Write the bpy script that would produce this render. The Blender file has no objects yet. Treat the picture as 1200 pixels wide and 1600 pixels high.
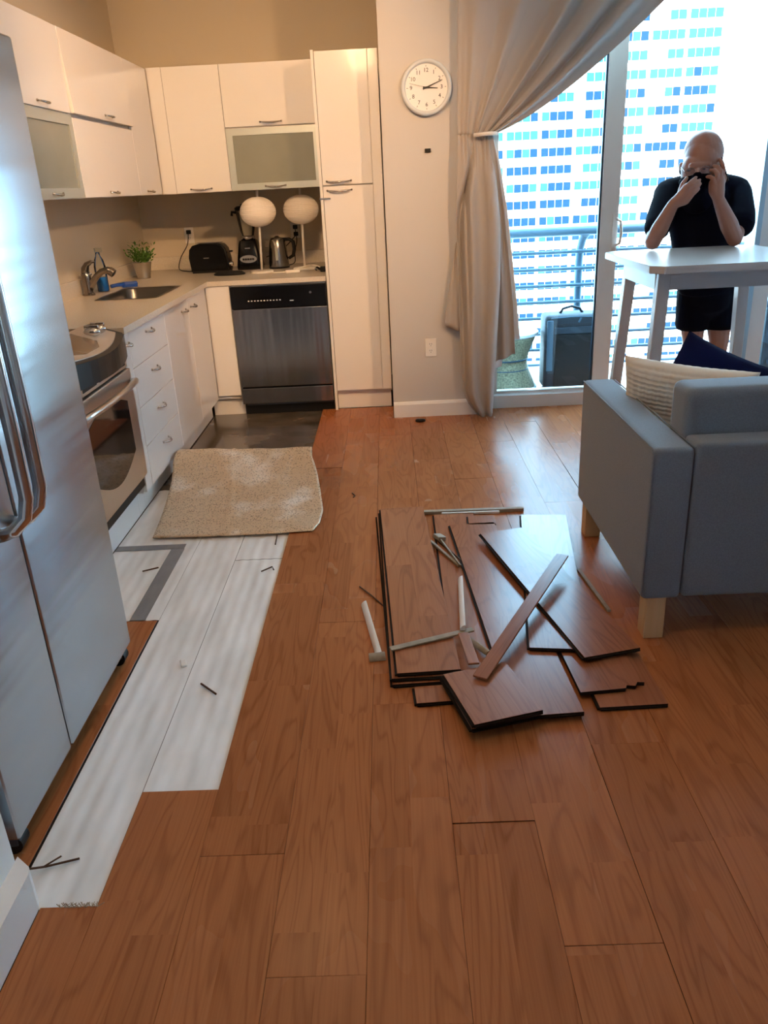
import bpy, bmesh, math, random
from mathutils import Vector, Matrix, Euler
random.seed(7)
R = math.radians
scn = bpy.context.scene
COL = scn.collection

# ---------------------------------------------------------------- camera, world, sun, exposure
cam = bpy.data.cameras.new('camera'); cam_o = bpy.data.objects.new('camera', cam); COL.objects.link(cam_o)
PITCH, ROLL, YAW, FPX = R(22.525), R(2.936), R(1.188), 1232.65
fw = Vector((-math.sin(YAW)*math.cos(PITCH), math.cos(YAW)*math.cos(PITCH), -math.sin(PITCH)))
rt = Vector((math.cos(YAW), math.sin(YAW), 0)); upv = rt.cross(fw)
rt2 = rt*math.cos(ROLL) - upv*math.sin(ROLL); up2 = rt*math.sin(ROLL) + upv*math.cos(ROLL)
M = Matrix((rt2, up2, -fw)).transposed().to_4x4(); M.translation = (0, 0, 1.45)
cam_o.matrix_world = M
cam.sensor_fit = 'VERTICAL'; cam.sensor_height = 36.0; cam.lens = 36.0*FPX/1600.0
cam.clip_start = 0.05; cam.clip_end = 2000
scn.camera = cam_o

world = bpy.data.worlds.new('sky'); scn.world = world; world.use_nodes = True
bg = world.node_tree.nodes['Background']
bg.inputs[0].default_value = (0.48, 0.77, 1.0, 1); bg.inputs[1].default_value = 10.5
sun = bpy.data.lights.new('sun', 'SUN'); sun.energy = 16.0; sun.angle = R(0.6); sun.color = (1, .96, .9)
sun_o = bpy.data.objects.new('sun', sun); COL.objects.link(sun_o)
sun_o.rotation_euler = Vector((0.35, 0.75, -0.75)).to_track_quat('-Z', 'Y').to_euler()   # shines from behind the flat onto the tower
vs = scn.view_settings
vs.view_transform = 'Standard'; vs.look = 'None'; vs.gamma = 1.0; vs.exposure = 0.85; vs.use_curve_mapping = False
scn.cycles.use_denoising = True
scn.cycles.max_bounces = 10; scn.cycles.diffuse_bounces = 5; scn.cycles.glossy_bounces = 4
scn.cycles.transparent_max_bounces = 16; scn.cycles.sample_clamp_indirect = 6.0

# ---------------------------------------------------------------- materials
MATS = {}
def mat(name, col=(.8,.8,.8), rough=.5, metal=0.0, spec=.5, noise=None, bump=None, coat=0.0, alpha_mix=None, sheen=0.0, trans=0.0):
    """noise=(scale vec, amount, second colour); bump=(scale vec, strength, distance)"""
    m = bpy.data.materials.new(name); m.use_nodes = True; nt = m.node_tree; N = nt.nodes; L = nt.links
    b = N['Principled BSDF']
    b.inputs['Base Color'].default_value = (*col, 1); b.inputs['Roughness'].default_value = rough
    b.inputs['Metallic'].default_value = metal; b.inputs['Specular IOR Level'].default_value = spec
    b.inputs['Coat Weight'].default_value = coat; b.inputs['Sheen Weight'].default_value = sheen
    b.inputs['Transmission Weight'].default_value = trans
    tc = N.new('ShaderNodeTexCoord')
    def nz(scale, detail=3):
        mp = N.new('ShaderNodeMapping'); mp.inputs['Scale'].default_value = scale
        L.new(tc.outputs['Object'], mp.inputs['Vector'])
        n = N.new('ShaderNodeTexNoise'); n.inputs['Scale'].default_value = 1.0; n.inputs['Detail'].default_value = detail
        L.new(mp.outputs[0], n.inputs['Vector']); return n
    if noise:
        sc, amt, c2 = noise
        n = nz(sc); rp = N.new('ShaderNodeMapRange'); rp.inputs[1].default_value = .35; rp.inputs[2].default_value = .68
        rp.inputs[4].default_value = amt; L.new(n.outputs['Fac'], rp.inputs[0])
        mx = N.new('ShaderNodeMix'); mx.data_type = 'RGBA'; mx.inputs['A'].default_value = (*col, 1); mx.inputs['B'].default_value = (*c2, 1)
        L.new(rp.outputs[0], mx.inputs['Factor']); L.new(mx.outputs['Result'], b.inputs['Base Color'])
    if bump:
        sc, st, di = bump
        n = nz(sc, 2); bp = N.new('ShaderNodeBump'); bp.inputs['Strength'].default_value = st; bp.inputs['Distance'].default_value = di
        L.new(n.outputs['Fac'], bp.inputs['Height']); L.new(bp.outputs[0], b.inputs['Normal'])
    MATS[name] = m; return m

def wood_mat(name, dark, light, rough=.3, strips=2, spec=.20, ior=1.38):
    m = bpy.data.materials.new(name); m.use_nodes = True; nt = m.node_tree; N = nt.nodes; L = nt.links
    b = N['Principled BSDF']; b.inputs['Roughness'].default_value = rough; b.inputs['Specular IOR Level'].default_value = spec; b.inputs['IOR'].default_value = ior
    tc = N.new('ShaderNodeTexCoord'); oi = N.new('ShaderNodeObjectInfo')
    def mth(op, a, c=None, d=None):
        n = N.new('ShaderNodeMath'); n.operation = op
        for i, v in enumerate((a, c, d)):
            if v is None: continue
            if isinstance(v, (int, float)): n.inputs[i].default_value = v
            else: L.new(v, n.inputs[i])
        return n.outputs[0]
    sx = N.new('ShaderNodeSeparateXYZ'); L.new(tc.outputs['Object'], sx.inputs[0])
    strip = mth('FLOOR', mth('DIVIDE', sx.outputs[0], .2015/strips))
    wn0 = N.new('ShaderNodeTexWhiteNoise'); wn0.noise_dimensions = '2D'
    cv0 = N.new('ShaderNodeCombineXYZ'); L.new(strip, cv0.inputs[0]); L.new(oi.outputs['Random'], cv0.inputs[1]); L.new(cv0.outputs[0], wn0.inputs['Vector'])
    seg = mth('FLOOR', mth('ADD', mth('MULTIPLY', sx.outputs[1], 1.7), mth('MULTIPLY', wn0.outputs['Value'], 3.0)))
    cv = N.new('ShaderNodeCombineXYZ'); L.new(strip, cv.inputs[0]); L.new(seg, cv.inputs[1]); L.new(oi.outputs['Random'], cv.inputs[2])
    wn = N.new('ShaderNodeTexWhiteNoise'); wn.noise_dimensions = '3D'; L.new(cv.outputs[0], wn.inputs['Vector'])
    off = N.new('ShaderNodeVectorMath'); off.operation = 'SCALE'; L.new(wn.outputs['Color'], off.inputs[0]); off.inputs['Scale'].default_value = 40.0
    ad = N.new('ShaderNodeVectorMath'); ad.operation = 'ADD'; L.new(tc.outputs['Object'], ad.inputs[0]); L.new(off.outputs[0], ad.inputs[1])
    def nz(scale, detail, dist=0):
        mp = N.new('ShaderNodeMapping'); mp.inputs['Scale'].default_value = scale; L.new(ad.outputs[0], mp.inputs['Vector'])
        n = N.new('ShaderNodeTexNoise'); n.inputs['Scale'].default_value = 1; n.inputs['Detail'].default_value = detail
        n.inputs['Distortion'].default_value = dist; L.new(mp.outputs[0], n.inputs['Vector']); return n.outputs['Fac']
    broad = nz((8, .95, 8), 2, 1.0)
    rings = mth('SINE', mth('MULTIPLY', broad, 58.0))
    fine = nz((210, 3.5, 210), 2)
    grain = mth('ADD', mth('MULTIPLY', mth('POWER', mth('MULTIPLY', mth('ADD', rings, 1.0), .5), 4.0), .16), mth('MULTIPLY', fine, .26))
    tone = mth('ADD', mth('MULTIPLY', wn.outputs['Value'], .13), mth('MULTIPLY', oi.outputs['Random'], .06))
    f = mth('SUBTRACT', mth('ADD', .45, tone), grain)
    mx = N.new('ShaderNodeMix'); mx.data_type = 'RGBA'; mx.clamp_factor = True
    mx.inputs['A'].default_value = (*dark, 1); mx.inputs['B'].default_value = (*light, 1)
    L.new(f, mx.inputs['Factor']); L.new(mx.outputs['Result'], b.inputs['Base Color'])
    rr = mth('ADD', rough-.06, mth('MULTIPLY', nz((3, 1, 3), 3), .14)); L.new(rr, b.inputs['Roughness'])
    bp = N.new('ShaderNodeBump'); bp.inputs['Strength'].default_value = .12; bp.inputs['Distance'].default_value = .001
    L.new(nz((9, 2.2, 9), 2), bp.inputs['Height']); L.new(bp.outputs[0], b.inputs['Normal'])
    MATS[name] = m; return m

wood_mat('laminate', (.190,.056,.019), (.65,.250,.096), .25)
wood_mat('laminate_loose', (.165,.052,.024), (.56,.225,.105), .24, spec=.42, ior=1.44)
mat('plank_edge', (.012,.007,.005), .8, spec=.2)
mat('plank_core', (.35,.26,.15), .85, noise=((30,30,60), .8, (.2,.14,.08)))
mat('wall_paint', (.62,.54,.42), .75, bump=((60,60,60), .05, .001))
mat('wall_cool', (.62,.68,.76), .7)
mat('wall_column', (.57,.545,.52), .7, bump=((60,60,60), .05, .001))
mat('wall_white', (.80,.78,.75), .6)
mat('ceiling_paint', (.82,.79,.73), .8)
mat('trim_white', (.80,.78,.75), .35)
mat('cabinet_gloss', (.83,.80,.77), .12, spec=.5, coat=.3)
mat('cabinet_body', (.74,.71,.68), .4)
mat('quartz', (.72,.66,.57), .22, noise=((160,160,160), .55, (.50,.44,.36)))
mat('handle_metal', (.50,.48,.46), .25, 1.0)
mat('chrome', (.62,.60,.58), .12, 1.0)
mat('faucet_metal', (.27,.245,.22), .20, 1.0)
mat('steel_fridge', (.40,.44,.48), .27, 1.0, bump=((.3,.5,9), .55, .010))
mat('steel_wash', (.36,.345,.33), .22, 1.0, bump=((7,1.0,.5), .9, .012))
mat('steel_range', (.60,.55,.50), .30, 1.0)
mat('steel_sink', (.20,.19,.18), .30, 1.0)
mat('black_gloss', (.004,.004,.005), .16, spec=.28)
mat('black_matte', (.006,.006,.007), .5, spec=.3)
mat('range_black', (.006,.006,.007), .32, spec=.25)
mat('rubber_grey', (.06,.065,.075), .6)
mat('oven_glass', (.012,.010,.010), .05)
mat('range_panel', (.62,.52,.42), .35, .35)
mat('tan_film', (.30,.20,.12), .2, .4)
mat('white_print', (.75,.75,.75), .5)
mat('frosted', (.30,.31,.265), .18, spec=.5, noise=((4,4,3), .5, (.24,.25,.21)))
mat('alu_frame', (.62,.66,.62), .35, .6)
mat('concrete_wet', (.055,.045,.036), .14, noise=((5,5,5), .85, (.16,.13,.105)))
mat('underlay_white', (.88,.88,.87), .5, noise=((11,3.0,8), .6, (.60,.59,.56)))
mat('tape_grey', (.19,.19,.20), .35, noise=((30,8,30), .5, (.28,.28,.29)))
mat('foil', (.62,.50,.36), .42, 1.0)
mat('curtain', (.43,.385,.35), .85, sheen=.2, bump=((500,500,500), .08, .0005))
mat('lining', (.80,.84,.88), .8)
mat('sofa_fabric', (.165,.21,.265), .9, sheen=.25, noise=((260,260,260), .7, (.12,.155,.20)), bump=((420,420,420), .15, .001))
mat('birch', (.66,.46,.25), .45, noise=((60,60,4), .5, (.55,.36,.18)))
mat('pillow_cream', (.74,.69,.60), .9, sheen=.2)
mat('pillow_navy', (.003,.007,.042), .8, spec=.12)
mat('table_white', (.50,.47,.455), .26)
mat('skin', (.33,.155,.105), .42, noise=((14,14,14), .35, (.29,.12,.085)))
mat('shirt_navy', (.002,.0035,.010), .9, spec=.08)
mat('shorts_black', (.0025,.0035,.008), .9, spec=.08)
mat('mask_navy', (.001,.0015,.008), .9, spec=.06)
mat('phone_black', (.01,.01,.012), .2)
mat('clock_rim', (.60,.64,.68), .35)
mat('clock_face', (.82,.80,.79), .5)
mat('ink', (.015,.015,.017), .5)
mat('plastic_white', (.80,.77,.72), .35)
mat('paper_shade', (.86,.80,.72), .8)
mat('pot_metal', (.52,.49,.45), .34, .95)
mat('leaf', (.045,.14,.018), .45, noise=((30,30,30), .7, (.13,.28,.04)))
mat('soil', (.03,.02,.013), .9)
mat('blue_plastic', (.01,.07,.36), .4)
mat('blue_liquid', (.02,.18,.55), .15)
mat('railing', (.055,.11,.16), .45, .1)
mat('balcony', (.62,.63,.63), .8)
mat('rattan', (.50,.43,.26), .7, noise=((90,90,90), .9, (.16,.14,.09)), bump=((120,120,220), .6, .004))
mat('stool_top', (.85,.87,.88), .4)
mat('suitcase', (.008,.012,.020), .55, bump=((200,200,200), .2, .001))
mat('suitcase_panel', (.016,.026,.040), .45)
mat('facade', (.84,.84,.82), .8)
mat('facade_dark', (.55,.60,.62), .8)
mat('tower_glass', (.005,.020,.042), .5, spec=.08)
mat('tower_glass_pale', (.018,.056,.066), .5, spec=.08)
mat('ground', (.72,.74,.72), .9, noise=((.02,.02,.02), .6, (.55,.62,.55)))
mat('tree', (.10,.16,.06), .9)
mat('moulding_white', (.80,.79,.76), .4)
mat('strip_tan', (.36,.29,.20), .7, noise=((40,40,40), .7, (.24,.19,.13)))
mat('twig', (.075,.035,.018), .8)
mat('door_frame', (.66,.62,.58), .4)
mat('gasket', (.02,.05,.09), .4)
mat('frame_bluelit', (.30,.42,.50), .35, .3)  # door jamb: blue daylight falling on it is put into the colour
# foil: fine crumple catches the light
_m = MATS['foil']; _n = _m.node_tree.nodes; _l = _m.node_tree.links
_tc = _n.new('ShaderNodeTexCoord'); _v = _n.new('ShaderNodeTexVoronoi'); _v.inputs['Scale'].default_value = 210
_l.new(_tc.outputs['Object'], _v.inputs['Vector'])
_m.node_tree.nodes['Principled BSDF'].inputs['Metallic'].default_value = .45
_g = _n.new('ShaderNodeNewGeometry'); _s = _n.new('ShaderNodeVectorMath'); _s.operation = 'SUBTRACT'; _s.inputs[1].default_value = (.5,.5,.5)
_l.new(_v.outputs['Color'], _s.inputs[0]); _k = _n.new('ShaderNodeVectorMath'); _k.operation = 'SCALE'; _l.new(_s.outputs[0], _k.inputs[0])
_sp = _n.new('ShaderNodeSeparateXYZ'); _l.new(_v.outputs['Color'], _sp.inputs[0]); _th = _n.new('ShaderNodeMath'); _th.operation = 'GREATER_THAN'; _th.inputs[1].default_value = .84; _l.new(_sp.outputs[2], _th.inputs[0])
_sc = _n.new('ShaderNodeMath'); _sc.operation = 'MULTIPLY_ADD'; _sc.inputs[1].default_value = .60; _sc.inputs[2].default_value = .03; _l.new(_th.outputs[0], _sc.inputs[0]); _l.new(_sc.outputs[0], _k.inputs['Scale'])
_rr = _n.new('ShaderNodeMath'); _rr.operation = 'MULTIPLY_ADD'; _rr.inputs[1].default_value = -.34; _rr.inputs[2].default_value = .46; _l.new(_th.outputs[0], _rr.inputs[0]); _l.new(_rr.outputs[0], _n['Principled BSDF'].inputs['Roughness'])
_mm = _n.new('ShaderNodeMath'); _mm.operation = 'MULTIPLY_ADD'; _mm.inputs[1].default_value = .25; _mm.inputs[2].default_value = .30; _l.new(_th.outputs[0], _mm.inputs[0]); _l.new(_mm.outputs[0], _n['Principled BSDF'].inputs['Metallic'])
_a = _n.new('ShaderNodeVectorMath'); _a.operation = 'ADD'; _l.new(_g.outputs['Normal'], _a.inputs[0]); _l.new(_k.outputs[0], _a.inputs[1])
_w = _n.new('ShaderNodeVectorMath'); _w.operation = 'NORMALIZE'; _l.new(_a.outputs[0], _w.inputs[0]); _l.new(_w.outputs[0], _n['Principled BSDF'].inputs['Normal'])
_nz = _n.new('ShaderNodeTexNoise'); _nz.inputs['Scale'].default_value = 5; _nz.inputs['Detail'].default_value = 4
_l.new(_tc.outputs['Object'], _nz.inputs['Vector'])
_r = _n.new('ShaderNodeValToRGB'); _r.color_ramp.elements[0].position = .54; _r.color_ramp.elements[0].color = (.62,.49,.34,1)
_r.color_ramp.elements[1].position = .70; _r.color_ramp.elements[1].color = (.86,.83,.78,1)
_l.new(_nz.outputs['Fac'], _r.inputs[0]); _l.new(_r.outputs[0], _n['Principled BSDF'].inputs['Base Color'])

def glass_mat(name, tint=(.90,.97,1.0), refl=.08, rough=.0):
    m = bpy.data.materials.new(name); m.use_nodes = True; nt = m.node_tree; N = nt.nodes; L = nt.links
    N.remove(N['Principled BSDF'])
    t = N.new('ShaderNodeBsdfTransparent'); t.inputs[0].default_value = (*tint, 1)
    g = N.new('ShaderNodeBsdfGlossy'); g.inputs['Roughness'].default_value = rough; g.inputs['Color'].default_value = (.9,.95,1,1)
    fr = N.new('ShaderNodeFresnel'); fr.inputs[0].default_value = 1.45
    mx = N.new('ShaderNodeMixShader'); L.new(fr.outputs[0], mx.inputs[0]); L.new(t.outputs[0], mx.inputs[1]); L.new(g.outputs[0], mx.inputs[2])
    L.new(mx.outputs[0], N['Material Output'].inputs[0]); MATS[name] = m
glass_mat('door_glass', (.86,.96,1.0)); glass_mat('clear_glass', (.93,.95,.93)); glass_mat('spec_lens', (.9,.9,.92))

# ---------------------------------------------------------------- helpers
WL = {}      # world location of each object built here
def _add(o, parent):
    COL.objects.link(o)
    if parent is not None: o.parent = parent
def thing(name, label, cat, loc=(0,0,0), group=None, kind=None):
    o = bpy.data.objects.new(name, None); COL.objects.link(o); o.location = loc; WL[o] = Vector(loc); o.empty_display_size = .05
    o['label'] = label
    if kind: o['kind'] = kind
    else: o['category'] = cat
    if group: o['group'] = group
    return o
def tag(o, label, cat, group=None):
    o['label'] = label; o['category'] = cat
    if group: o['group'] = group
    return o
def obj(name, bm, m, parent=None, smooth=False, loc=None, kind=None, label=None):
    """link a bmesh (world coordinates) as one mesh object; its origin goes to loc, the parent keeps its own origin"""
    base = WL[parent] if parent is not None else Vector((0,0,0))
    if loc is None: loc = base
    loc = Vector(loc)
    bm.transform(Matrix.Translation(-loc))
    bmesh.ops.recalc_face_normals(bm, faces=bm.faces)
    me = bpy.data.meshes.new(name); bm.to_mesh(me); bm.free()
    if smooth:
        for p in me.polygons: p.use_smooth = True
    for mm in (m if isinstance(m, (list, tuple)) else [m]): me.materials.append(MATS[mm])
    o = bpy.data.objects.new(name, me); _add(o, parent); o.location = loc - base; WL[o] = loc
    if kind: o['kind'] = kind
    if label: o['label'] = label
    return o
def shade_auto(o, ang=35):
    me = o.data
    for p in me.polygons: p.use_smooth = True
    bm = bmesh.new(); bm.from_mesh(me)
    for e in bm.edges:
        if len(e.link_faces) == 2 and e.calc_face_angle(0) > R(ang): e.smooth = False
    bm.to_mesh(me); bm.free(); return o
def BM(): return bmesh.new()
def box(bm, x0, x1, y0, y1, z0, z1, bev=0.0, seg=2, mi=0, rot=None, pivot=None):
    r = bmesh.ops.create_cube(bm, size=1.0); vs_ = r['verts']
    bmesh.ops.scale(bm, vec=(abs(x1-x0), abs(y1-y0), abs(z1-z0)), verts=vs_)
    bmesh.ops.translate(bm, vec=((x0+x1)/2, (y0+y1)/2, (z0+z1)/2), verts=vs_)
    fs = list({f for v in vs_ for f in v.link_faces})
    if bev > 0:
        es = list({e for v in vs_ for e in v.link_edges})
        q = bmesh.ops.bevel(bm, geom=es, offset=bev, segments=seg, profile=.6, affect='EDGES', clamp_overlap=True)
        vs_ = list({v for f in q['faces'] for v in f.verts} | {v for v in vs_ if v.is_valid}); fs = list({f for v in vs_ for f in v.link_faces})
    for f in fs: f.material_index = mi
    if rot is not None:
        bmesh.ops.rotate(bm, cent=pivot or ((x0+x1)/2, (y0+y1)/2, (z0+z1)/2), matrix=Euler(rot).to_matrix(), verts=vs_)
    return vs_
def frame_to(d):
    d = Vector(d).normalized(); return d.to_track_quat('Z', 'Y').to_matrix()
def tube(bm, pts, r, n=8, cap=True, closed=False, mi=0, flat=1.0):
    """sweep a circle along points; r may be a list"""
    pts = [Vector(p) for p in pts]; k = len(pts); rs = r if isinstance(r, (list, tuple)) else [r]*k
    rings = []; prev = None
    for i, p in enumerate(pts):
        if closed: t = pts[(i+1) % k] - pts[i-1]
        else: t = pts[min(i+1, k-1)] - pts[max(i-1, 0)]
        t.normalize()
        if prev is None:
            a = Vector((0,0,1)) if abs(t.z) < .9 else Vector((1,0,0)); u = t.cross(a).normalized()
        else: u = (prev - t*prev.dot(t)).normalized()
        prev = u; w = t.cross(u)
        rings.append([bm.verts.new(p + (u*math.cos(2*math.pi*j/n) + w*math.sin(2*math.pi*j/n)*flat)*rs[i]) for j in range(n)])
    m = k if closed else k-1
    for i in range(m):
        a, b = rings[i], rings[(i+1) % k]
        for j in range(n):
            f = bm.faces.new((a[j], a[(j+1) % n], b[(j+1) % n], b[j])); f.material_index = mi
    if cap and not closed:
        bm.faces.new(rings[0][::-1]).material_index = mi; bm.faces.new(rings[-1]).material_index = mi
def lathe(bm, c, prof, n=24, cap=True, sx=1.0, sy=1.0, mi=0):
    """prof: list of (radius, z) from bottom to top around centre c"""
    c = Vector(c); rings = []
    for r, z in prof:
        rings.append([bm.verts.new(c + Vector((r*sx*math.cos(2*math.pi*j/n), r*sy*math.sin(2*math.pi*j/n), z))) for j in range(n)])
    for a, b in zip(rings, rings[1:]):
        for j in range(n): bm.faces.new((a[j], a[(j+1) % n], b[(j+1) % n], b[j])).material_index = mi
    if cap:
        bm.faces.new(rings[0][::-1]).material_index = mi; bm.faces.new(rings[-1]).material_index = mi
def prism(bm, poly, h0, h1, axis='Z', mi=0):
    """extrude a 2d polygon; axis Z: (x,y), Y: (x,z), X: (y,z)"""
    def P(a, b, h): return {'Z': (a, b, h), 'Y': (a, h, b), 'X': (h, a, b)}[axis]
    A = [bm.verts.new(P(a, b, h0)) for a, b in poly]; B = [bm.verts.new(P(a, b, h1)) for a, b in poly]; n = len(poly)
    fs = [bm.faces.new(A[::-1]), bm.faces.new(B)] + [bm.faces.new((A[i], A[(i+1) % n], B[(i+1) % n], B[i])) for i in range(n)]
    for f in fs: f.material_index = mi
    return A + B
def ellip(bm, c, r, rot=None, u=20, v=14):
    q = bmesh.ops.create_uvsphere(bm, u_segments=u, v_segments=v, radius=1.0); vv = q['verts']
    bmesh.ops.scale(bm, vec=r, verts=vv)
    if rot is not None: bmesh.ops.rotate(bm, cent=(0,0,0), matrix=Euler(rot).to_matrix(), verts=vv)
    bmesh.ops.translate(bm, vec=c, verts=vv); return vv
def grid(bm, nu, nv, fn, mi=0):
    V = [[bm.verts.new(fn(i/nu, j/nv)) for i in range(nu+1)] for j in range(nv+1)]
    for j in range(nv):
        for i in range(nu): bm.faces.new((V[j][i], V[j][i+1], V[j+1][i+1], V[j+1][i])).material_index = mi
    return V
def simple(name, m, parent, *a, **k):
    bm = BM(); box(bm, *a, **k); return obj(name, bm, m, parent)
def struct(name, m, *a, **k):
    bm = BM(); box(bm, *a, **k); return obj(name, bm, m, None, kind='structure')
def solid(o, th, off=-1):
    md = o.modifiers.new('thickness', 'SOLIDIFY'); md.thickness = th; md.offset = off; return o
def text_mesh(name, body, size, m, parent, loc, rot=(R(90),0,0), ext=.0006, align='CENTER'):
    cu = bpy.data.curves.new(name, 'FONT'); cu.body = body; cu.size = size; cu.extrude = ext; cu.align_x = align; cu.align_y = 'CENTER'; cu.resolution_u = 3
    t = bpy.data.objects.new(name, cu); COL.objects.link(t)
    bpy.context.view_layer.update()
    me = bpy.data.meshes.new_from_object(t.evaluated_get(bpy.context.evaluated_depsgraph_get())); bpy.data.objects.remove(t)
    me.materials.clear(); me.materials.append(MATS[m])
    o = bpy.data.objects.new(name, me); _add(o, parent); base = WL[parent] if parent else Vector((0,0,0))
    o.location = Vector(loc) - base; o.rotation_euler = rot; WL[o] = Vector(loc); return o
# ---------------------------------------------------------------- the setting
CEIL = 2.95
struct('wall_left', 'wall_paint', -2.05, -1.90, 1.317, 6.65, -.02, CEIL)
struct('wall_back', 'wall_paint', -1.90, -.005, 6.50, 6.65, -.02, CEIL)
struct('wall_near', 'wall_white', -2.05, -.884, -1.75, 1.317, -.02, CEIL)
struct('wall_rear', 'wall_cool', -.884, 3.45, -1.75, -1.60, -.02, CEIL)
struct('wall_right', 'wall_cool', 3.30, 3.45, -1.60, 5.45, -.02, CEIL)
struct('wall_column', 'wall_column', -.005, .655, 5.153, 6.50, -.02, CEIL)
struct('wall_header', 'wall_paint', .655, 3.30, 5.20, 5.45, 2.55, CEIL)
struct('ceiling', 'ceiling_paint', -2.05, 3.45, -1.75, 5.45, CEIL, CEIL+.15)
struct('ceiling_kitchen', 'ceiling_paint', -2.05, .655, 5.45, 6.65, CEIL, CEIL+.15)
bm = BM(); prism(bm, [(-.884,-1.6),(-.884,1.33),(-.846,1.30),(-.838,1.28),(-.838,-1.6)], .0, .105); obj('baseboard_near', bm, 'trim_white', kind='structure')
bm = BM(); prism(bm, [(5.153,.0),(5.136,.0),(5.136,.085),(5.143,.10),(5.153,.104)], -.005, .655, 'X'); obj('baseboard_column', bm, 'trim_white', kind='structure')

# floor: slab with laminate planks, underlay and tape on it
bm = BM(); box(bm, -1.90, 3.30, -1.60, 6.50, -.20, -.012)
floor = obj('floor', bm, 'concrete_wet', kind='structure', loc=(0,0,0))
PW, PL, PT = .2015, 1.38, .008
plank_cache = {}
def plank_mesh(w, l, th=PT, bev=.0007):
    key = (round(w, 4), round(l, 3), th)
    if key not in plank_cache:
        bm = BM(); box(bm, -w/2, w/2, -l/2, l/2, -th, 0, mi=0)
        es = [e for e in bm.edges if all(v.co.z > -1e-6 for v in e.verts)]
        bmesh.ops.bevel(bm, geom=es, offset=bev, segments=1, affect='EDGES')
        bm.normal_update()
        for f in bm.faces: f.material_index = 0 if f.normal.z > .3 else 1
        me = bpy.data.meshes.new('plank'); bm.to_mesh(me); bm.free()
        me.materials.append(MATS['laminate']); me.materials.append(MATS['plank_edge']); plank_cache[key] = me
    return plank_cache[key]
rowend = {-3: 1.414, -2: 1.097, -1: 1.98, 0: 1.49, 1: 1.147, 2: 1.76, 3: 2.15, 4: 1.30, 5: 1.90}
def floor_plank(x0, x1, y0, y1):
    if y1 - y0 < .02: return
    g = .0003
    o = bpy.data.objects.new('plank', plank_mesh(x1-x0-2*g, y1-y0-2*g)); _add(o, floor)
    o.location = ((x0+x1)/2, (y0+y1)/2, random.uniform(-.0009, .0009)); o.rotation_euler = (random.uniform(-.0010, .0010), random.uniform(-.006, .006), 0); WL[o] = o.location.copy()
for k in range(-6, 16):
    x0 = .097 + PW*k; x1 = min(x0+PW, 3.30)
    if x0 > 3.29: continue
    if k == -6:
        floor_plank(x0+.01, x1-.002, 1.33, 2.545); continue
    end = 5.44 if x1 <= .10 else 5.26
    if -.01 < x0 < .50 or k == 0 or k == 1: end = 5.136
    if k == -1: end = 5.44
    top = {-5: 1.285, -4: 1.640}.get(k, end)
    off = rowend.get(k, {-5: 1.285, -4: 1.640}.get(k, 1.1 + .43*(k % 3)))
    ys = sorted(off + PL*n for n in range(-4, 5))
    xx0 = max(x0, -.837) if k == -5 else x0
    if k == -1:      # splits round the column corner
        cuts = [y for y in ys if -1.6 < y < 5.136]; pts = [-1.6] + cuts + [5.136]
        for a, b in zip(pts, pts[1:]): floor_plank(x0, x1, a, b)
        floor_plank(x0, -.008, 5.136, 5.44); continue
    cuts = [y for y in ys if -1.6 < y < top-.01]; pts = [-1.6] + cuts + [top]
    for a, b in zip(pts, pts[1:]): floor_plank(xx0, x1, a, b)
# white ridged underlay sheets where planks were taken up
def underlay(x0, x1, y0, y1, z=-.0085, ph=0.0):
    bm = BM(); nu = max(6, int((x1-x0)/.0055)); nv = 10
    grid(bm, nu, nv, lambda u, v: Vector((x0+(x1-x0)*u, y0+(y1-y0)*v, z + .0010*math.sin(2*math.pi*(x0+(x1-x0)*u+ph)/.046))))
    o = obj('underlay_sheet', bm, 'underlay_white', floor, smooth=True, loc=((x0+x1)/2, (y0+y1)/2, z)); return o
underlay(-.712, -.5095, 1.642, 3.045); underlay(-.712, -.5095, 3.049, 3.95, ph=.003)
underlay(-.9095, -.7135, 1.287, 3.95); underlay(-1.278, -.9115, 2.56, 3.95, ph=.02)
for (x0, x1, y0, y1) in ((-1.275, -.965, 3.185, 3.235), (-1.022, -.962, 2.56, 3.184)):
    simple('tape_strip', 'tape_grey', floor, x0, x1, y0, y1, -.0064, -.0056)
# torn fibre at the broken end of a plank
bm = BM()
for i in range(40):
    x = -.79 + random.random()*.085; y = 1.285; a = random.uniform(-1.2, 1.2)
    tube(bm, [(x, y-.004, .0005), (x+.012*a, y+.003+.006*random.random(), .001+.002*random.random())], .0009, 4)
o = obj('torn_fibre', bm, 'strip_tan', floor); o['kind'] = 'stuff'

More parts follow.
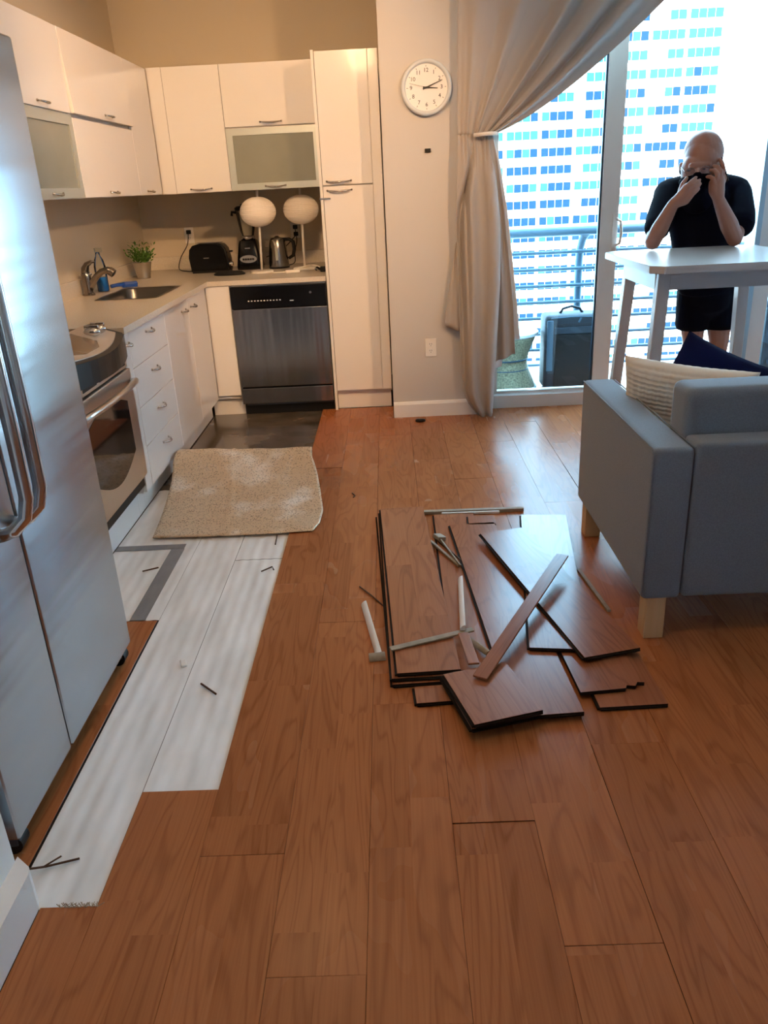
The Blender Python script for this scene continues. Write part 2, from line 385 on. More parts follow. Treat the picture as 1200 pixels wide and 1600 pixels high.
# sliding door wall: sill, panels, glass, jambs
struct('trim_1', 'door_frame', .655, 1.42, 5.262, 5.45, -.012, .085, bev=.004)
struct('trim_2', 'door_frame', 1.42, 2.40, 5.29, 5.45, -.012, .022)
struct('trim_3', 'frame_bluelit', 2.335, 2.368, 5.30, 5.45, .022, 2.55)
def door_panel(name, x0, x1, y, sl, sr, gl):
    bm = BM(); box(bm, x1-sr, x1, y-.022, y+.022, .085, 2.50, bev=.003)
    d = obj(name, bm, 'door_frame', kind='structure', loc=(x0, y, .085))
    bm = BM(); box(bm, x0, x0+sl, y-.022, y+.022, .085, 2.50, bev=.003); obj('stile', bm, 'door_frame', d)
    bm = BM(); box(bm, x0+sl, x1-sr, y-.02, y+.02, 2.42, 2.50); obj('top_rail', bm, 'door_frame', d)
    bm = BM(); box(bm, x0+sl, x1-sr, y-.02, y+.02, .085, .10); obj('bottom_rail', bm, 'door_frame', d)
    bm = BM(); box(bm, x0+sl, x1-sr, y-.003, y+.003, .10, 2.42); obj('glass_pane', bm, gl, d)
    bm = BM(); box(bm, x1-sr-.012, x1-sr, y-.012, y+.012, .10, 2.42); obj('gasket', bm, 'gasket', d)
    return d
d1 = door_panel('door_1', .656, 1.465, 5.34, .05, .112, 'door_glass')
d2 = door_panel('door_2', 2.37, 3.295, 5.34, .105, .05, 'door_glass')
struct('trim_4', 'door_frame', 2.37, 3.295, 5.29, 5.45, -.012, .084)
# door pull
bm = BM(); box(bm, 1.428, 1.458, 5.308, 5.318, .985, 1.215, bev=.006)
hp = obj('handle_plate', bm, 'door_frame', d1)
bm = BM(); tube(bm, [(1.452,5.308,1.18),(1.468,5.27,1.165),(1.472,5.258,1.10),(1.468,5.27,1.035),(1.452,5.308,1.02)], .009, 8); obj('handle', bm, 'door_frame', hp, smooth=True)
# latch keeper in the jamb
simple('latch_keeper', 'gasket', bpy.data.objects['trim_3'], 2.329, 2.335, 5.34, 5.36, .80, .83)

# ---------------------------------------------------------------- ceiling lamps (above the frame)
def lamp(loc, watts, col, rad, label, spot=None):
    t = thing('ceiling_lamp', label, 'lamp', (loc[0], loc[1], CEIL))
    x, y, z = loc
    bm = BM(); lathe(bm, (x, y, CEIL-.03), [(.06,0),(.06,.03)], 20); obj('canopy', bm, 'plastic_white', t, smooth=False)
    bm = BM(); tube(bm, [(x,y,z+.06),(x,y,CEIL-.03)], .006, 8); obj('stem', bm, 'plastic_white', t)
    bm = BM(); lathe(bm, (x, y, z), [(.075,.0),(.05,.05),(.02,.075)], 24, cap=False); obj('lamp_shade', bm, 'plastic_white', t, smooth=True)
    L_ = bpy.data.lights.new('ceiling_lamp_light', 'POINT'); L_.energy = watts; L_.color = col; L_.shadow_soft_size = rad
    lo = bpy.data.objects.new('ceiling_lamp_light', L_); COL.objects.link(lo); lo.parent = t; lo.location = (0, 0, z-.05-CEIL)
WARM = (1.0, .60, .30)
def track_spot(loc, target, watts, cone, label):
    """small spotlight head on the ceiling track"""
    t = thing('track_spotlight', label, 'lamp', (loc[0], loc[1], CEIL)); p = Vector(loc); d = (Vector(target)-p).normalized()
    bm = BM(); tube(bm, [(loc[0],loc[1],CEIL-.001),(loc[0],loc[1],loc[2]+.03)], .008, 8); obj('stem', bm, 'plastic_white', t)
    bm = BM(); tube(bm, [p-d*.10, p-d*.02, p-d*.005], [.028,.040,.042], 18); obj('lamp_head', bm, 'plastic_white', t, smooth=True)
    L_ = bpy.data.lights.new('track_spotlight_light', 'SPOT'); L_.energy = watts; L_.color = WARM; L_.shadow_soft_size = .035; L_.spot_size = R(cone); L_.spot_blend = .85
    lo = bpy.data.objects.new('track_spotlight_light', L_); COL.objects.link(lo); lo.parent = t; lo.location = p+d*.02 - WL[t]; lo.rotation_euler = d.to_track_quat('-Z', 'Y').to_euler()
track_spot((1.90, 1.60, 2.80), (-1.25, 5.9, 1.10), 150, 50, 'white track spotlight over the room turned towards the kitchen')
track_spot((-.20, 2.70, 2.80), (-1.0, 5.8, 1.30), 108, 76, 'white fill spotlight added to weaken the shadow on the corner wall cabinets')  # added frontal fill light, weakens the pantry's shadow on the wall cabinet
track_spot((.00, 1.90, 2.80), (-1.5, 3.9, 1.75), 12, 64, 'white track spotlight turned towards the cabinets above the oven')
lamp((-.55, 3.35, 2.74), 10, WARM, .14, 'white hanging ceiling lamp in the kitchen nearest the wall cabinets')
lamp((-.20, 1.45, 2.74), 10, WARM, .14, 'white hanging ceiling lamp nearest the refrigerator')
# ---------------------------------------------------------------- kitchen
FX = -1.225          # left run fronts
_hm = None
def handle(parent, loc, side, length=.125, proj=.028, name='handle'):
    """bow pull; side 'back' projects to -Y along X, side 'left' projects to +X along Y"""
    global _hm
    key = (length, proj)
    if _hm is None: _hm = {}
    if key not in _hm:
        bm = BM(); pts = []; n = 10
        for i in range(n+1):
            t = i/n; pts.append((-length/2+length*t, -proj*math.sin(math.pi*t)**.55, -.006*math.sin(math.pi*t)))
        tube(bm, pts, [.0035+.0025*math.sin(math.pi*i/n) for i in range(n+1)], 8)
        for sx in (-1, 1): tube(bm, [(sx*length/2, .001, 0), (sx*length/2, -.006, 0)], .006, 8)
        bmesh.ops.recalc_face_normals(bm, faces=bm.faces)
        me = bpy.data.meshes.new('handle'); bm.to_mesh(me); bm.free()
        for p in me.polygons: p.use_smooth = True
        me.materials.append(MATS['handle_metal']); _hm[key] = me
    o = bpy.data.objects.new(name, _hm[key]); _add(o, parent)
    o.location = Vector(loc) - WL[parent]; o.rotation_euler = (0, 0, R(90) if side == 'left' else 0); WL[o] = Vector(loc); return o

# --- base cabinets, left run
def base_left(label, y0, y1, fronts, name='base_cabinet', btop=.878):
    t = thing(name, label, 'cabinet', (-1.55, (y0+y1)/2, -.012))
    simple('body', 'cabinet_body', t, -1.88, FX-.020, y0, y1, .11, btop)
    simple('toe_kick', 'cabinet_gloss', t, -1.30, -1.28, y0, y1, -.0055, .11)
    for f in fronts: f(t)
    return t
def front_left(kind, y0, y1, z0, z1, hy, hz):
    def go(t):
        bm = BM(); box(bm, FX-.018, FX, y0+.0015, y1-.0015, z0+.0015, z1-.0015, bev=.0012, seg=1)
        d = obj(kind, bm, 'cabinet_gloss', t)
        if hy is not None: handle(d, (FX, hy, hz), 'left', .105 if y1-y0 > .2 else .078)
    return go
base_left('narrow white base cabinet beside the oven with one pull', 3.600, 3.700, [front_left('door', 3.600, 3.700, .115, .876, 3.652, .826)])
base_left('white base cabinet of four drawers right of the oven', 3.702, 4.345,
          [front_left('drawer', 3.702, 4.345, z0, z1, 4.025, hz) for z0, z1, hz in ((.700,.876,.83),(.508,.700,.638),(.315,.508,.443),(.115,.315,.254))])
base_left('white sink base cabinet with two tall doors and small pulls', 4.347, 5.390,
          [front_left('door', 4.347, 4.885, .115, .876, 4.767, .818), front_left('door', 4.885, 5.390, .115, .876, 4.996, .815)], btop=.705)
# corner end panel beside the dishwasher
t = thing('corner_cabinet', 'plain white corner base cabinet left of the steel dishwasher', 'cabinet', (-1.40, 5.9, -.012))
simple('body', 'cabinet_body', t, -1.88, -1.066, 5.430, 6.47, .11, .878)
simple('front_panel', 'cabinet_gloss', t, -1.224, -1.066, 5.410, 5.428, .135, .876, bev=.0012, seg=1)
simple('toe_kick', 'cabinet_gloss', t, -1.279, -1.056, 5.462, 5.48, -.0115, .11)
# panel under the oven
t = thing('oven_base_panel', 'white plinth panel under the built-in oven', 'panel', (-1.25, 3.05, -.012))
simple('panel', 'cabinet_gloss', t, -1.30, -1.28, 2.42, 3.598, -.0055, .15)
simple('support', 'cabinet_body', t, -1.85, -1.30, 2.42, 3.598, -.0055, .15)

# --- worktop with sink cut-out, upstand
SX0, SX1, SY0, SY1 = -1.70, -1.345, 4.66, 5.25
t = thing('worktop', 'beige speckled stone worktop turning the kitchen corner', 'worktop', (-1.5, 5.0, .879))
bm = BM()
xs = [-1.88, SX0, SX1, -1.205]; ysv = [3.60, SY0, SY1, 5.40, 6.48]
def slab_cells(bm, xs, ys, skip, z0, z1):
    V = {}
    def v(x, y, z):
        k = (round(x,4), round(y,4), round(z,4))
        if k not in V: V[k] = bm.verts.new((x, y, z))
        return V[k]
    cells = {(i, j) for i in range(len(xs)-1) for j in range(len(ys)-1)} - skip
    for i, j in cells:
        a, b, c, d = xs[i], xs[i+1], ys[j], ys[j+1]
        bm.faces.new((v(a,c,z1), v(b,c,z1), v(b,d,z1), v(a,d,z1))); bm.faces.new((v(a,c,z0), v(a,d,z0), v(b,d,z0), v(b,c,z0)))
        for (di, dj, p, q) in ((-1,0,(a,c),(a,d)), (1,0,(b,c),(b,d)), (0,-1,(a,c),(b,c)), (0,1,(a,d),(b,d))):
            if (i+di, j+dj) not in cells: bm.faces.new((v(*p,z0), v(*q,z0), v(*q,z1), v(*p,z1)))
xs = [-1.88, SX0, SX1, -1.205, -.418]
slab_cells(bm, xs, ysv, {(1,1), (3,0), (3,1), (3,2)}, .879, .910)
top = obj('slab', bm, 'quartz', t)
simple('upstand', 'quartz', t, -1.898, -1.88, 3.60, 6.48, .880, 1.005, bev=.002, seg=1)
simple('upstand', 'quartz', t, -1.898, -.418, 6.48, 6.498, .880, 1.005, bev=.002, seg=1)
# sink bowl under the worktop
t = thing('sink', 'brushed steel sink bowl let into the worktop', 'sink', ((SX0+SX1)/2, (SY0+SY1)/2, .70))
bm = BM()
def rrect(x0, x1, y0, y1, r, n=5):
    out = []
    for cx, cy, a0 in ((x1-r, y1-r, 0), (x0+r, y1-r, 90), (x0+r, y0+r, 180), (x1-r, y0+r, 270)):
        for i in range(n+1): a = R(a0 + 90*i/n); out.append((cx+r*math.cos(a), cy+r*math.sin(a)))
    return out
loops = []
for d, z, r in ((-.012, .9115, .05), (.012, .9115, .06), (.016, .906, .06), (.022, .80, .06), (.03, .725, .07), (.06, .715, .08)):
    loops.append([bm.verts.new((x, y, z)) for x, y in rrect(SX0+d, SX1-d, SY0+d, SY1-d, r)])
for a, b in zip(loops, loops[1:]):
    for i in range(len(a)): bm.faces.new((a[i], a[(i+1) % len(a)], b[(i+1) % len(a)], b[i]))
bm.faces.new(loops[-1])
obj('bowl', bm, 'steel_sink', t, smooth=True)
bm = BM(); lathe(bm, ((SX0+SX1)/2, (SY0+SY1)/2, .7155), [(.045,0),(.045,.003),(.03,.004),(.028,.001)], 20); obj('drain', bm, 'chrome', t)

# --- faucet
fx, fy = -1.83, 4.95
t = thing('faucet', 'dark nickel single-lever kitchen faucet behind the sink', 'faucet', (fx, fy, .910))
bm = BM(); lathe(bm, (fx, fy, .910), [(.036,0),(.036,.006),(.027,.016),(.026,.05),(.028,.10),(.028,.125),(.022,.135)], 24); b_ = obj('body', bm, 'faucet_metal', t, smooth=True); shade_auto(b_)
bm = BM(); pts = [(fx+.01,fy,.945),(fx+.035,fy,.985),(fx+.065,fy,1.02),(fx+.10,fy,1.045),(fx+.135,fy,1.052),(fx+.16,fy,1.045)]
tube(bm, pts, [.020,.020,.019,.019,.021,.023], 14); s_ = obj('spout', bm, 'faucet_metal', t, smooth=True)
bm = BM(); tube(bm, [(fx+.148,fy,1.049),(fx+.172,fy,1.030)], .026, 16); n_ = obj('nozzle', bm, 'faucet_metal', s_, smooth=False); shade_auto(n_)
bm = BM(); tube(bm, [(fx+.172,fy,1.030),(fx+.174,fy,1.0285)], .019, 16); obj('aerator', bm, 'black_matte', n_)
bm = BM(); tube(bm, [(fx,fy,1.04),(fx+.004,fy-.002,1.065),(fx+.02,fy-.004,1.09),(fx+.05,fy-.006,1.105),(fx+.068,fy-.006,1.104)], [.025,.024,.017,.010,.007], 14, flat=1.0)
obj('lever', bm, 'faucet_metal', t, smooth=True)
bm = BM(); ellip(bm, (fx+.03, fy-.005, 1.035), (.010,.010,.010)); obj('lever_cap', bm, 'chrome', t, smooth=True)

# --- oven / range
OY0, OY1 = 2.84, 3.598; OX = -1.205
t = thing('oven', 'stainless steel range with black curved control front and glass oven door', 'oven', (-1.53, 3.22, .151))
simple('body', 'black_matte', t, -1.86, -1.26, OY0+.005, OY1-.003, .151, .88)
bm = BM(); box(bm, -1.88, -1.36, OY0, OY1-.002, .880, .916, bev=.004); obj('cooktop', bm, 'black_gloss', t)
# curved control front: outline in plan
def arc_front(x_edge, bulge, n=12): return [(x_edge + bulge*math.sin(math.pi*(.08+.84*i/n)), OY0 + (OY1-.002-OY0)*i/n) for i in range(n+1)]
bm = BM(); pl = [(-1.36, OY0)] + arc_front(-1.225, .075) + [(-1.36, OY1-.002)]
def zs(x): return .937 - (x+1.36)*.32      # the top slopes down to the front
prism(bm, pl, .783, .925)
for v in bm.verts:
    if v.co.z > .9: v.co.z = zs(v.co.x)
bmesh.ops.bevel(bm, geom=[e for e in bm.edges if all(v.co.z > .84 for v in e.verts)], offset=.006, segments=2, affect='EDGES'); obj('control_front', bm, 'range_black', t)
bm = BM(); pl = [(-1.355, OY0+.02)] + [(x-.022, OY0+.03+(OY1-OY0-.075)*i/12) for i, (x, y) in enumerate(arc_front(-1.225, .075))] + [(-1.355, OY1-.06)]
prism(bm, pl, .925, .929)
for v in bm.verts: v.co.z = zs(v.co.x) + (.004 if v.co.z > .927 else -.002)
pn = obj('control_panel', bm, 'range_panel', t)
bm = BM(); prism(bm, [(-1.34, 3.02), (-1.235, 3.02), (-1.20, 3.10), (-1.20,3.25), (-1.235, 3.33), (-1.34, 3.33)], .929, .9305)
for v in bm.verts: v.co.z = zs(v.co.x) + (.0055 if v.co.z > .9297 else .002)
obj('touch_panel', bm, 'tan_film', pn)
for ky in (3.40, 3.475):
    bm = BM(); ellip(bm, (-1.275, ky, .928), (.036,.024,.020)); box(bm, -1.306, -1.244, ky-.005, ky+.005, .936, .957, bev=.004); obj('knob', bm, 'chrome', pn, smooth=True)
bm = BM()
for i in range(3): box(bm, -1.80, -1.45, 3.02+.09*i, 3.032+.09*i, .931, .943)
box(bm, -1.80, -1.788, 3.0, 3.23, .917, .943); box(bm, -1.462, -1.45, 3.0, 3.23, .917, .943); obj('burner_grate', bm, 'black_matte', t)
simple('vent_trim', 'steel_range', t, -1.255, -1.218, OY0, OY1-.002, .735, .780)
for i in range(4):
    y = OY1-.03-.19*i; simple('vent_slot', 'black_matte', t, -1.219, -1.216, y-.155, y, .748, .766)
bm = BM(); box(bm, -1.258, OX, OY0, OY1-.002, .215, .730, bev=.006); dr = obj('oven_door', bm, 'steel_range', t)
bm = BM(); n = 14; yw0, yw1 = OY0+.12, OY1-.12
poly = [(yw0, .395)] + [(yw0+(yw1-yw0)*i/n, .375-.075*math.sin(math.pi*i/n)) for i in range(n+1)] + [(yw1, .58)] + [(yw1-(yw1-yw0)*i/n, .605+.055*math.sin(math.pi*i/n)) for i in range(n+1)]
poly2 = []
for p in poly:
    if not poly2 or (abs(p[0]-poly2[-1][0]) + abs(p[1]-poly2[-1][1])) > 1e-4: poly2.append(p)
prism(bm, poly2, OX+.0002, OX+.003, 'X'); obj('oven_window', bm, 'oven_glass', dr)
bm = BM(); tube(bm, [(OX,OY1-.02,.668),(OX+.03,OY1-.045,.676)] + [(OX+.042+.014*math.sin(math.pi*i/8), OY1-.08-(OY1-OY0-.16)*i/8, .685) for i in range(9)] + [(OX+.03,OY0+.045,.676),(OX,OY0+.02,.668)], .0145, 12)
obj('door_handle', bm, 'steel_range', dr, smooth=True)
simple('bottom_gap', 'black_matte', t, -1.258, -1.225, OY0+.01, OY1-.012, .160, .214)

# --- dishwasher
t = thing('dishwasher', 'stainless steel dishwasher with black control strip', 'dishwasher', (-.74, 5.7, -.012))
simple('tub', 'black_matte', t, -1.055, -.424, 5.43, 6.10, .10, .872)
bm = BM(); box(bm, -1.058, -.421, 5.385, 5.43, .724, .868, bev=.004); cp = obj('control_strip', bm, 'black_gloss', t)
bm = BM(); box(bm, -1.058, -.421, 5.392, 5.43, .193, .721, bev=.004); obj('door', bm, 'steel_wash', t)
bm = BM(); box(bm, -1.058, -.421, 5.392, 5.43, .075, .183, bev=.004); obj('lower_panel', bm, 'steel_wash', t)
simple('kick', 'black_matte', t, -1.052, -.424, 5.445, 5.46, -.0115, .10)
simple('kick_edge', 'rubber_grey', t, -1.04, -.43, 5.43, 5.445, .055, .068)
simple('top_trim', 'handle_metal', t, -1.052, -.421, 5.395, 5.43, .870, .8765)
for i in range(11):
    bm = BM(); box(bm, -.945+.021*i, -.935+.021*i, 5.3838, 5.3851, .772, .778); obj('button_mark', bm, 'white_print', cp)
bm = BM(); lathe(bm, (0,0,0), [(.008,0),(.008,.002)], 16); bmesh.ops.rotate(bm, cent=(0,0,0), matrix=Matrix.Rotation(R(90),3,'X'), verts=bm.verts); bmesh.ops.translate(bm, vec=(-.525,5.385,.815), verts=bm.verts); obj('badge', bm, 'handle_metal', cp)
bm = BM(); box(bm, -.665, -.64, 5.3838, 5.3851, .766, .770); obj('button_mark', bm, 'white_print', cp)

# --- tall pantry
PY = 5.41
t = thing('pantry_cabinet', 'tall white pantry cabinet between dishwasher and clock wall', 'cabinet', (-.21, 5.9, -.012))
simple('body', 'cabinet_body', t, -.395, -.012, PY+.02, 6.47, .12, 2.206)
simple('side_panel', 'cabinet_gloss', t, -.414, -.396, PY-.004, 6.47, -.0005, 2.212)
def pantry_door(x0, x1, z0, z1, hz, nm='door'):
    bm = BM(); box(bm, x0+.001, x1-.001, PY, PY+.018, z0+.0015, z1-.0015, bev=.0012, seg=1); d = obj(nm, bm, 'cabinet_gloss', t)
    if hz: handle(d, (-.29, PY, hz), 'back', .155)
    return d
pantry_door(-.394, -.076, 1.460, 2.206, 1.484)
ld = pantry_door(-.394, -.076, .135, 1.456, 1.430)
pantry_door(-.075, -.014, .135, 2.206, None, 'filler_panel')
bm = BM(); box(bm, -.420, -.350, PY-.006, PY-.0005, 1.378, 1.388); obj('latch', bm, 'handle_metal', ld)
simple('toe_kick', 'cabinet_gloss', t, -.394, -.02, 5.452, 5.47, .0005, .12)

# --- wall cabinets, left run (fronts at x = -1.5)
UX = -1.5
def upper_left(label, y0, y1, fronts):
    t = thing('wall_cabinet', label, 'cabinet', (-1.7, (y0+y1)/2, 1.455))
    simple('body', 'cabinet_body', t, -1.897, UX-.020, y0, y1, 1.457, 2.205)
    for f in fronts: f(t)
    return t
def uleft(kind, y0, y1, z0, z1, hy, tilt=0.0):
    def go(t):
        bm = BM(); vv = box(bm, UX-.018, UX, y0+.0015, y1-.0015, z0+.0015, z1-.0015, bev=.0012, seg=1)
        d = obj(kind, bm, 'cabinet_gloss', t, loc=(UX-.018, (y0+y1)/2, z1))
        if hy is not None: handle(d, (UX, hy, z0+.025), 'left', .12)
        d.rotation_euler = (0, -tilt, 0)
    return go
def glass_left(y0, y1, z0, z1, hy):
    def go(t):
        fr = BM()
        box(fr, UX-.018, UX, y0+.002, y1-.002, z0+.002, z0+.047); box(fr, UX-.018, UX, y0+.002, y1-.002, z1-.047, z1-.002)
        box(fr, UX-.018, UX, y0+.002, y0+.05, z0+.047, z1-.047); box(fr, UX-.018, UX, y1-.05, y1-.002, z0+.047, z1-.047)
        d = obj('glass_door', fr, 'alu_frame', t)
        simple('glass_pane', 'frosted', d, UX-.012, UX-.008, y0+.05, y1-.05, z0+.047, z1-.047)
        handle(d, (UX, hy, z0+.024), 'left', .12, .018)
    return go
upper_left('white wall cabinet with frosted glass flap nearest the refrigerator', 3.30, 4.252, [uleft('door', 3.30, 4.252, 1.836, 2.205, 3.92), glass_left(3.30, 4.252, 1.457, 1.832, 3.90)])
upper_left('white wall cabinet with its top flap slightly ajar', 4.255, 5.235, [uleft('door', 4.255, 5.235, 1.836, 2.205, 4.78, R(2.6)), uleft('door', 4.255, 5.235, 1.457, 1.822, 4.71)])
upper_left('narrow white wall cabinet in the corner above the plant', 5.238, 5.73, [uleft('door', 5.238, 5.73, 1.457, 2.205, 5.44)])
# --- wall cabinets, back run (fronts at y = 5.75)
UY = 5.75
t = thing('wall_cabinet', 'tall-doored white wall cabinet right of the kitchen corner', 'cabinet', (-1.25, 6.1, 1.455))
simple('body', 'cabinet_body', t, UX-.018, -1.036, UY+.02, 6.478, 1.457, 2.210)
simple('filler_panel', 'cabinet_gloss', t, UX+.001, -1.407, UY, UY+.018, 1.457, 2.209)
bm = BM(); box(bm, -1.405, -1.036, UY, UY+.018, 1.457, 2.209, bev=.0012, seg=1); d = obj('door', bm, 'cabinet_gloss', t); handle(d, (-1.237, UY, 1.480), 'back', .14)
t = thing('wall_cabinet', 'white wall cabinet with frosted glass flap above the round lamps', 'cabinet', (-.73, 6.1, 1.455))
simple('body', 'cabinet_body', t, -1.034, -.416, UY+.02, 6.478, 1.457, 2.210)
bm = BM(); box(bm, -1.033, -.417, UY, UY+.018, 1.843, 2.209, bev=.0012, seg=1); d = obj('door', bm, 'cabinet_gloss', t); handle(d, (-.73, UY, 1.866), 'back', .14)
fr = BM(); x0, x1, z0, z1 = -1.033, -.417, 1.457, 1.834
box(fr, x0, x1, UY, UY+.018, z0, z0+.042); box(fr, x0, x1, UY, UY+.018, z1-.042, z1); box(fr, x0, x0+.042, UY, UY+.018, z0+.042, z1-.042); box(fr, x1-.042, x1, UY, UY+.018, z0+.042, z1-.042)
d = obj('glass_door', fr, 'alu_frame', t); simple('glass_pane', 'frosted', d, x0+.042, x1-.042, UY+.007, UY+.011, z0+.042, z1-.042); handle(d, (-.735, UY, 1.478), 'back', .135, .018)

# --- refrigerator (faces +x)
RX, RY0, RY1, RG = -.93, 1.425, 2.310, 1.766
t = thing('refrigerator', 'tall stainless steel side-by-side refrigerator at the left edge', 'refrigerator', (-1.4, 1.87, 0))
simple('body', 'rubber_grey', t, -1.80, -.995, RY0+.01, RY1-.012, .060, 1.815)
def fdoor(y0, y1):
    bm = BM(); box(bm, -.99, RX, y0, y1, .055, 1.842, bev=.010, seg=3); return shade_auto(obj('door', bm, 'steel_fridge', t, smooth=True))
da = fdoor(RY0, RG-.004); db = fdoor(RG+.004, RY1)
for d, y in ((da, 1.712), (db, 1.790)):
    bm = BM(); X = RX
    tube(bm, [(X-.002,y-.035 if d is da else y-.035,.735),(X+.028,y-.022,.742),(X+.052,y-.008,.768),(X+.062,y,.815),(X+.064,y,.95),(X+.064,y,1.25),(X+.062,y,1.45),(X+.052,y-.008,1.497),(X+.028,y-.022,1.523),(X-.002,y-.035,1.53)], .0165, 14)
    obj('handle', bm, 'chrome', d, smooth=True)
bm = BM(); box(bm, -1.02, -.955, RY1-.10, RY1-.03, 1.843, 1.866, bev=.005); obj('hinge_cover', bm, 'rubber_grey', t)
bm = BM(); box(bm, -1.04, -.985, RY0+.02, RY1-.03, .012, .055); obj('grille', bm, 'black_matte', t)
for y in (RY0+.035, RY1-.045):
    bm = BM(); tube(bm, [(-.965, y-.02, .030),(-.965, y+.02, .030)], .029, 16); obj('roller', bm, 'black_matte', t)
    bm = BM(); box(bm, -.992, -.945, y-.025, y+.025, .028, .0545, bev=.004); obj('foot_bracket', bm, 'rubber_grey', t)
# ---------------------------------------------------------------- things on the worktop
CT = .910
# toaster
t = thing('toaster', 'black two-slice toaster with rounded top under the wall outlet', 'toaster', (-1.31, 6.10, CT))
bm = BM(); prof = [(-1.445,.922),(-1.455,1.02),(-1.445,1.075),(-1.42,1.103),(-1.37,1.116),(-1.25,1.116),(-1.205,1.105),(-1.18,1.075),(-1.165,1.0),(-1.165,.922)]
prism(bm, prof, 6.02, 6.18, 'Y'); bmesh.ops.bevel(bm, geom=[e for e in bm.edges if abs(e.verts[0].co.y-e.verts[1].co.y) < 1e-5], offset=.014, segments=3, affect='EDGES')
shade_auto(obj('shell', bm, 'black_gloss', t, smooth=True), 50)
bm = BM(); box(bm, -1.44, -1.17, 6.03, 6.17, CT, .924, bev=.004); obj('base', bm, 'black_matte', t)
for y in (6.075, 6.125): simple('bread_slot', 'handle_metal', t, -1.40, -1.21, y-.011, y+.011, 1.1155, 1.1185)
bm = BM(); box(bm, -1.166, -1.14, 6.085, 6.115, 1.045, 1.057, bev=.004); obj('lever', bm, 'black_matte', t)
bm = BM(); tube(bm, [(-1.167,6.07,.965),(-1.142,6.07,.965)], .015, 16); obj('dial', bm, 'chrome', t)
bm = BM(); box(bm, -1.345, -1.305, 6.0185, 6.0202, 1.012, 1.018); obj('maker_mark', bm, 'handle_metal', t)
# blender
bx, by = -1.037, 6.22
t = thing('blender', 'black countertop blender with glass jar behind the left paper lamp', 'blender', (bx, by, CT))
def sq(bm, cx, cy, prof, r=.35, n=6, mi=0):
    loops = []
    for hw, hd, z in prof:
        loops.append([bm.verts.new((x, y, z)) for x, y in rrect(cx-hw, cx+hw, cy-hd, cy+hd, min(hw, hd)*r, n)])
    for a, b in zip(loops, loops[1:]):
        for i in range(len(a)): bm.faces.new((a[i], a[(i+1) % len(a)], b[(i+1) % len(a)], b[i])).material_index = mi
    bm.faces.new(loops[0][::-1]); bm.faces.new(loops[-1])
bm = BM(); sq(bm, bx, by, [(.092,.085,CT),(.094,.088,CT+.02),(.085,.08,CT+.09),(.068,.066,CT+.185),(.060,.06,CT+.205)]); b0 = shade_auto(obj('base', bm, 'black_gloss', t, smooth=True), 50)
bm = BM(); lathe(bm, (0,0,0), [(.052,0),(.05,.004)], 28, sx=1.25, sy=.55); bmesh.ops.rotate(bm, cent=(0,0,0), matrix=Matrix.Rotation(R(82),3,'X'), verts=bm.verts); bmesh.ops.translate(bm, vec=(bx, by-.083, CT+.075), verts=bm.verts); pl_ = obj('button_plate', bm, 'handle_metal', b0)
for i in range(5):
    x = bx-.036+.018*i; bm = BM(); box(bm, x-.007, x+.007, by-.095, by-.086, CT+.069, CT+.082, bev=.002); obj('button', bm, 'black_matte', pl_)
simple('maker_mark', 'handle_metal', b0, bx-.02, bx+.018, by-.0755, by-.0735, CT+.147, CT+.155)
bm = BM(); lathe(bm, (bx, by, CT+.205), [(.055,0),(.052,.03),(.048,.032)], 20); obj('collar', bm, 'chrome', t, smooth=True)
bm = BM(); lathe(bm, (bx, by, CT+.237), [(.046,0),(.055,.04),(.072,.16),(.074,.175)], 24, cap=False); obj('jar', bm, 'clear_glass', t, smooth=True)
bm = BM(); lathe(bm, (bx, by, CT+.412), [(.076,0),(.078,.02),(.06,.03),(.035,.032),(.033,.045)], 24); obj('lid', bm, 'black_matte', t, smooth=True)
bm = BM(); tube(bm, [(bx-.07,by-.01,CT+.40),(bx-.098,by-.012,CT+.405),(bx-.102,by-.012,CT+.378)], .010, 8); obj('jar_handle', bm, 'black_matte', t, smooth=True)
# kettle
kx, ky = -.815, 6.16
t = thing('kettle', 'brushed steel electric kettle with black handle', 'kettle', (kx, ky, CT))
bm = BM(); lathe(bm, (kx, ky, CT), [(.076,0),(.078,.012),(.070,.014)], 28); obj('base', bm, 'black_matte', t, smooth=False)
bm = BM(); lathe(bm, (kx, ky, CT+.014), [(.074,0),(.075,.02),(.066,.12),(.058,.18),(.052,.19)], 28); shade_auto(obj('body', bm, 'steel_wash', t, smooth=True), 50)
bm = BM(); lathe(bm, (kx, ky, CT+.204), [(.050,0),(.044,.010),(.02,.014),(.012,.024)], 24); obj('lid', bm, 'steel_wash', t, smooth=True)
bm = BM(); prism(bm, [(kx-.048,ky-.022),(kx-.092,ky),(kx-.048,ky+.022)], CT+.155, CT+.200); obj('spout', bm, 'steel_wash', t)
bm = BM(); tube(bm, [(kx+.045,ky,CT+.20),(kx+.09,ky,CT+.20),(kx+.118,ky,CT+.18),(kx+.122,ky,CT+.13),(kx+.110,ky,CT+.085),(kx+.075,ky,CT+.065)], [.013,.013,.014,.014,.013,.011], 10); obj('handle', bm, 'black_matte', t, smooth=True)
simple('water_gauge', 'alu_frame', t, kx-.012, kx+.006, ky-.076, ky-.064, CT+.06, CT+.15)
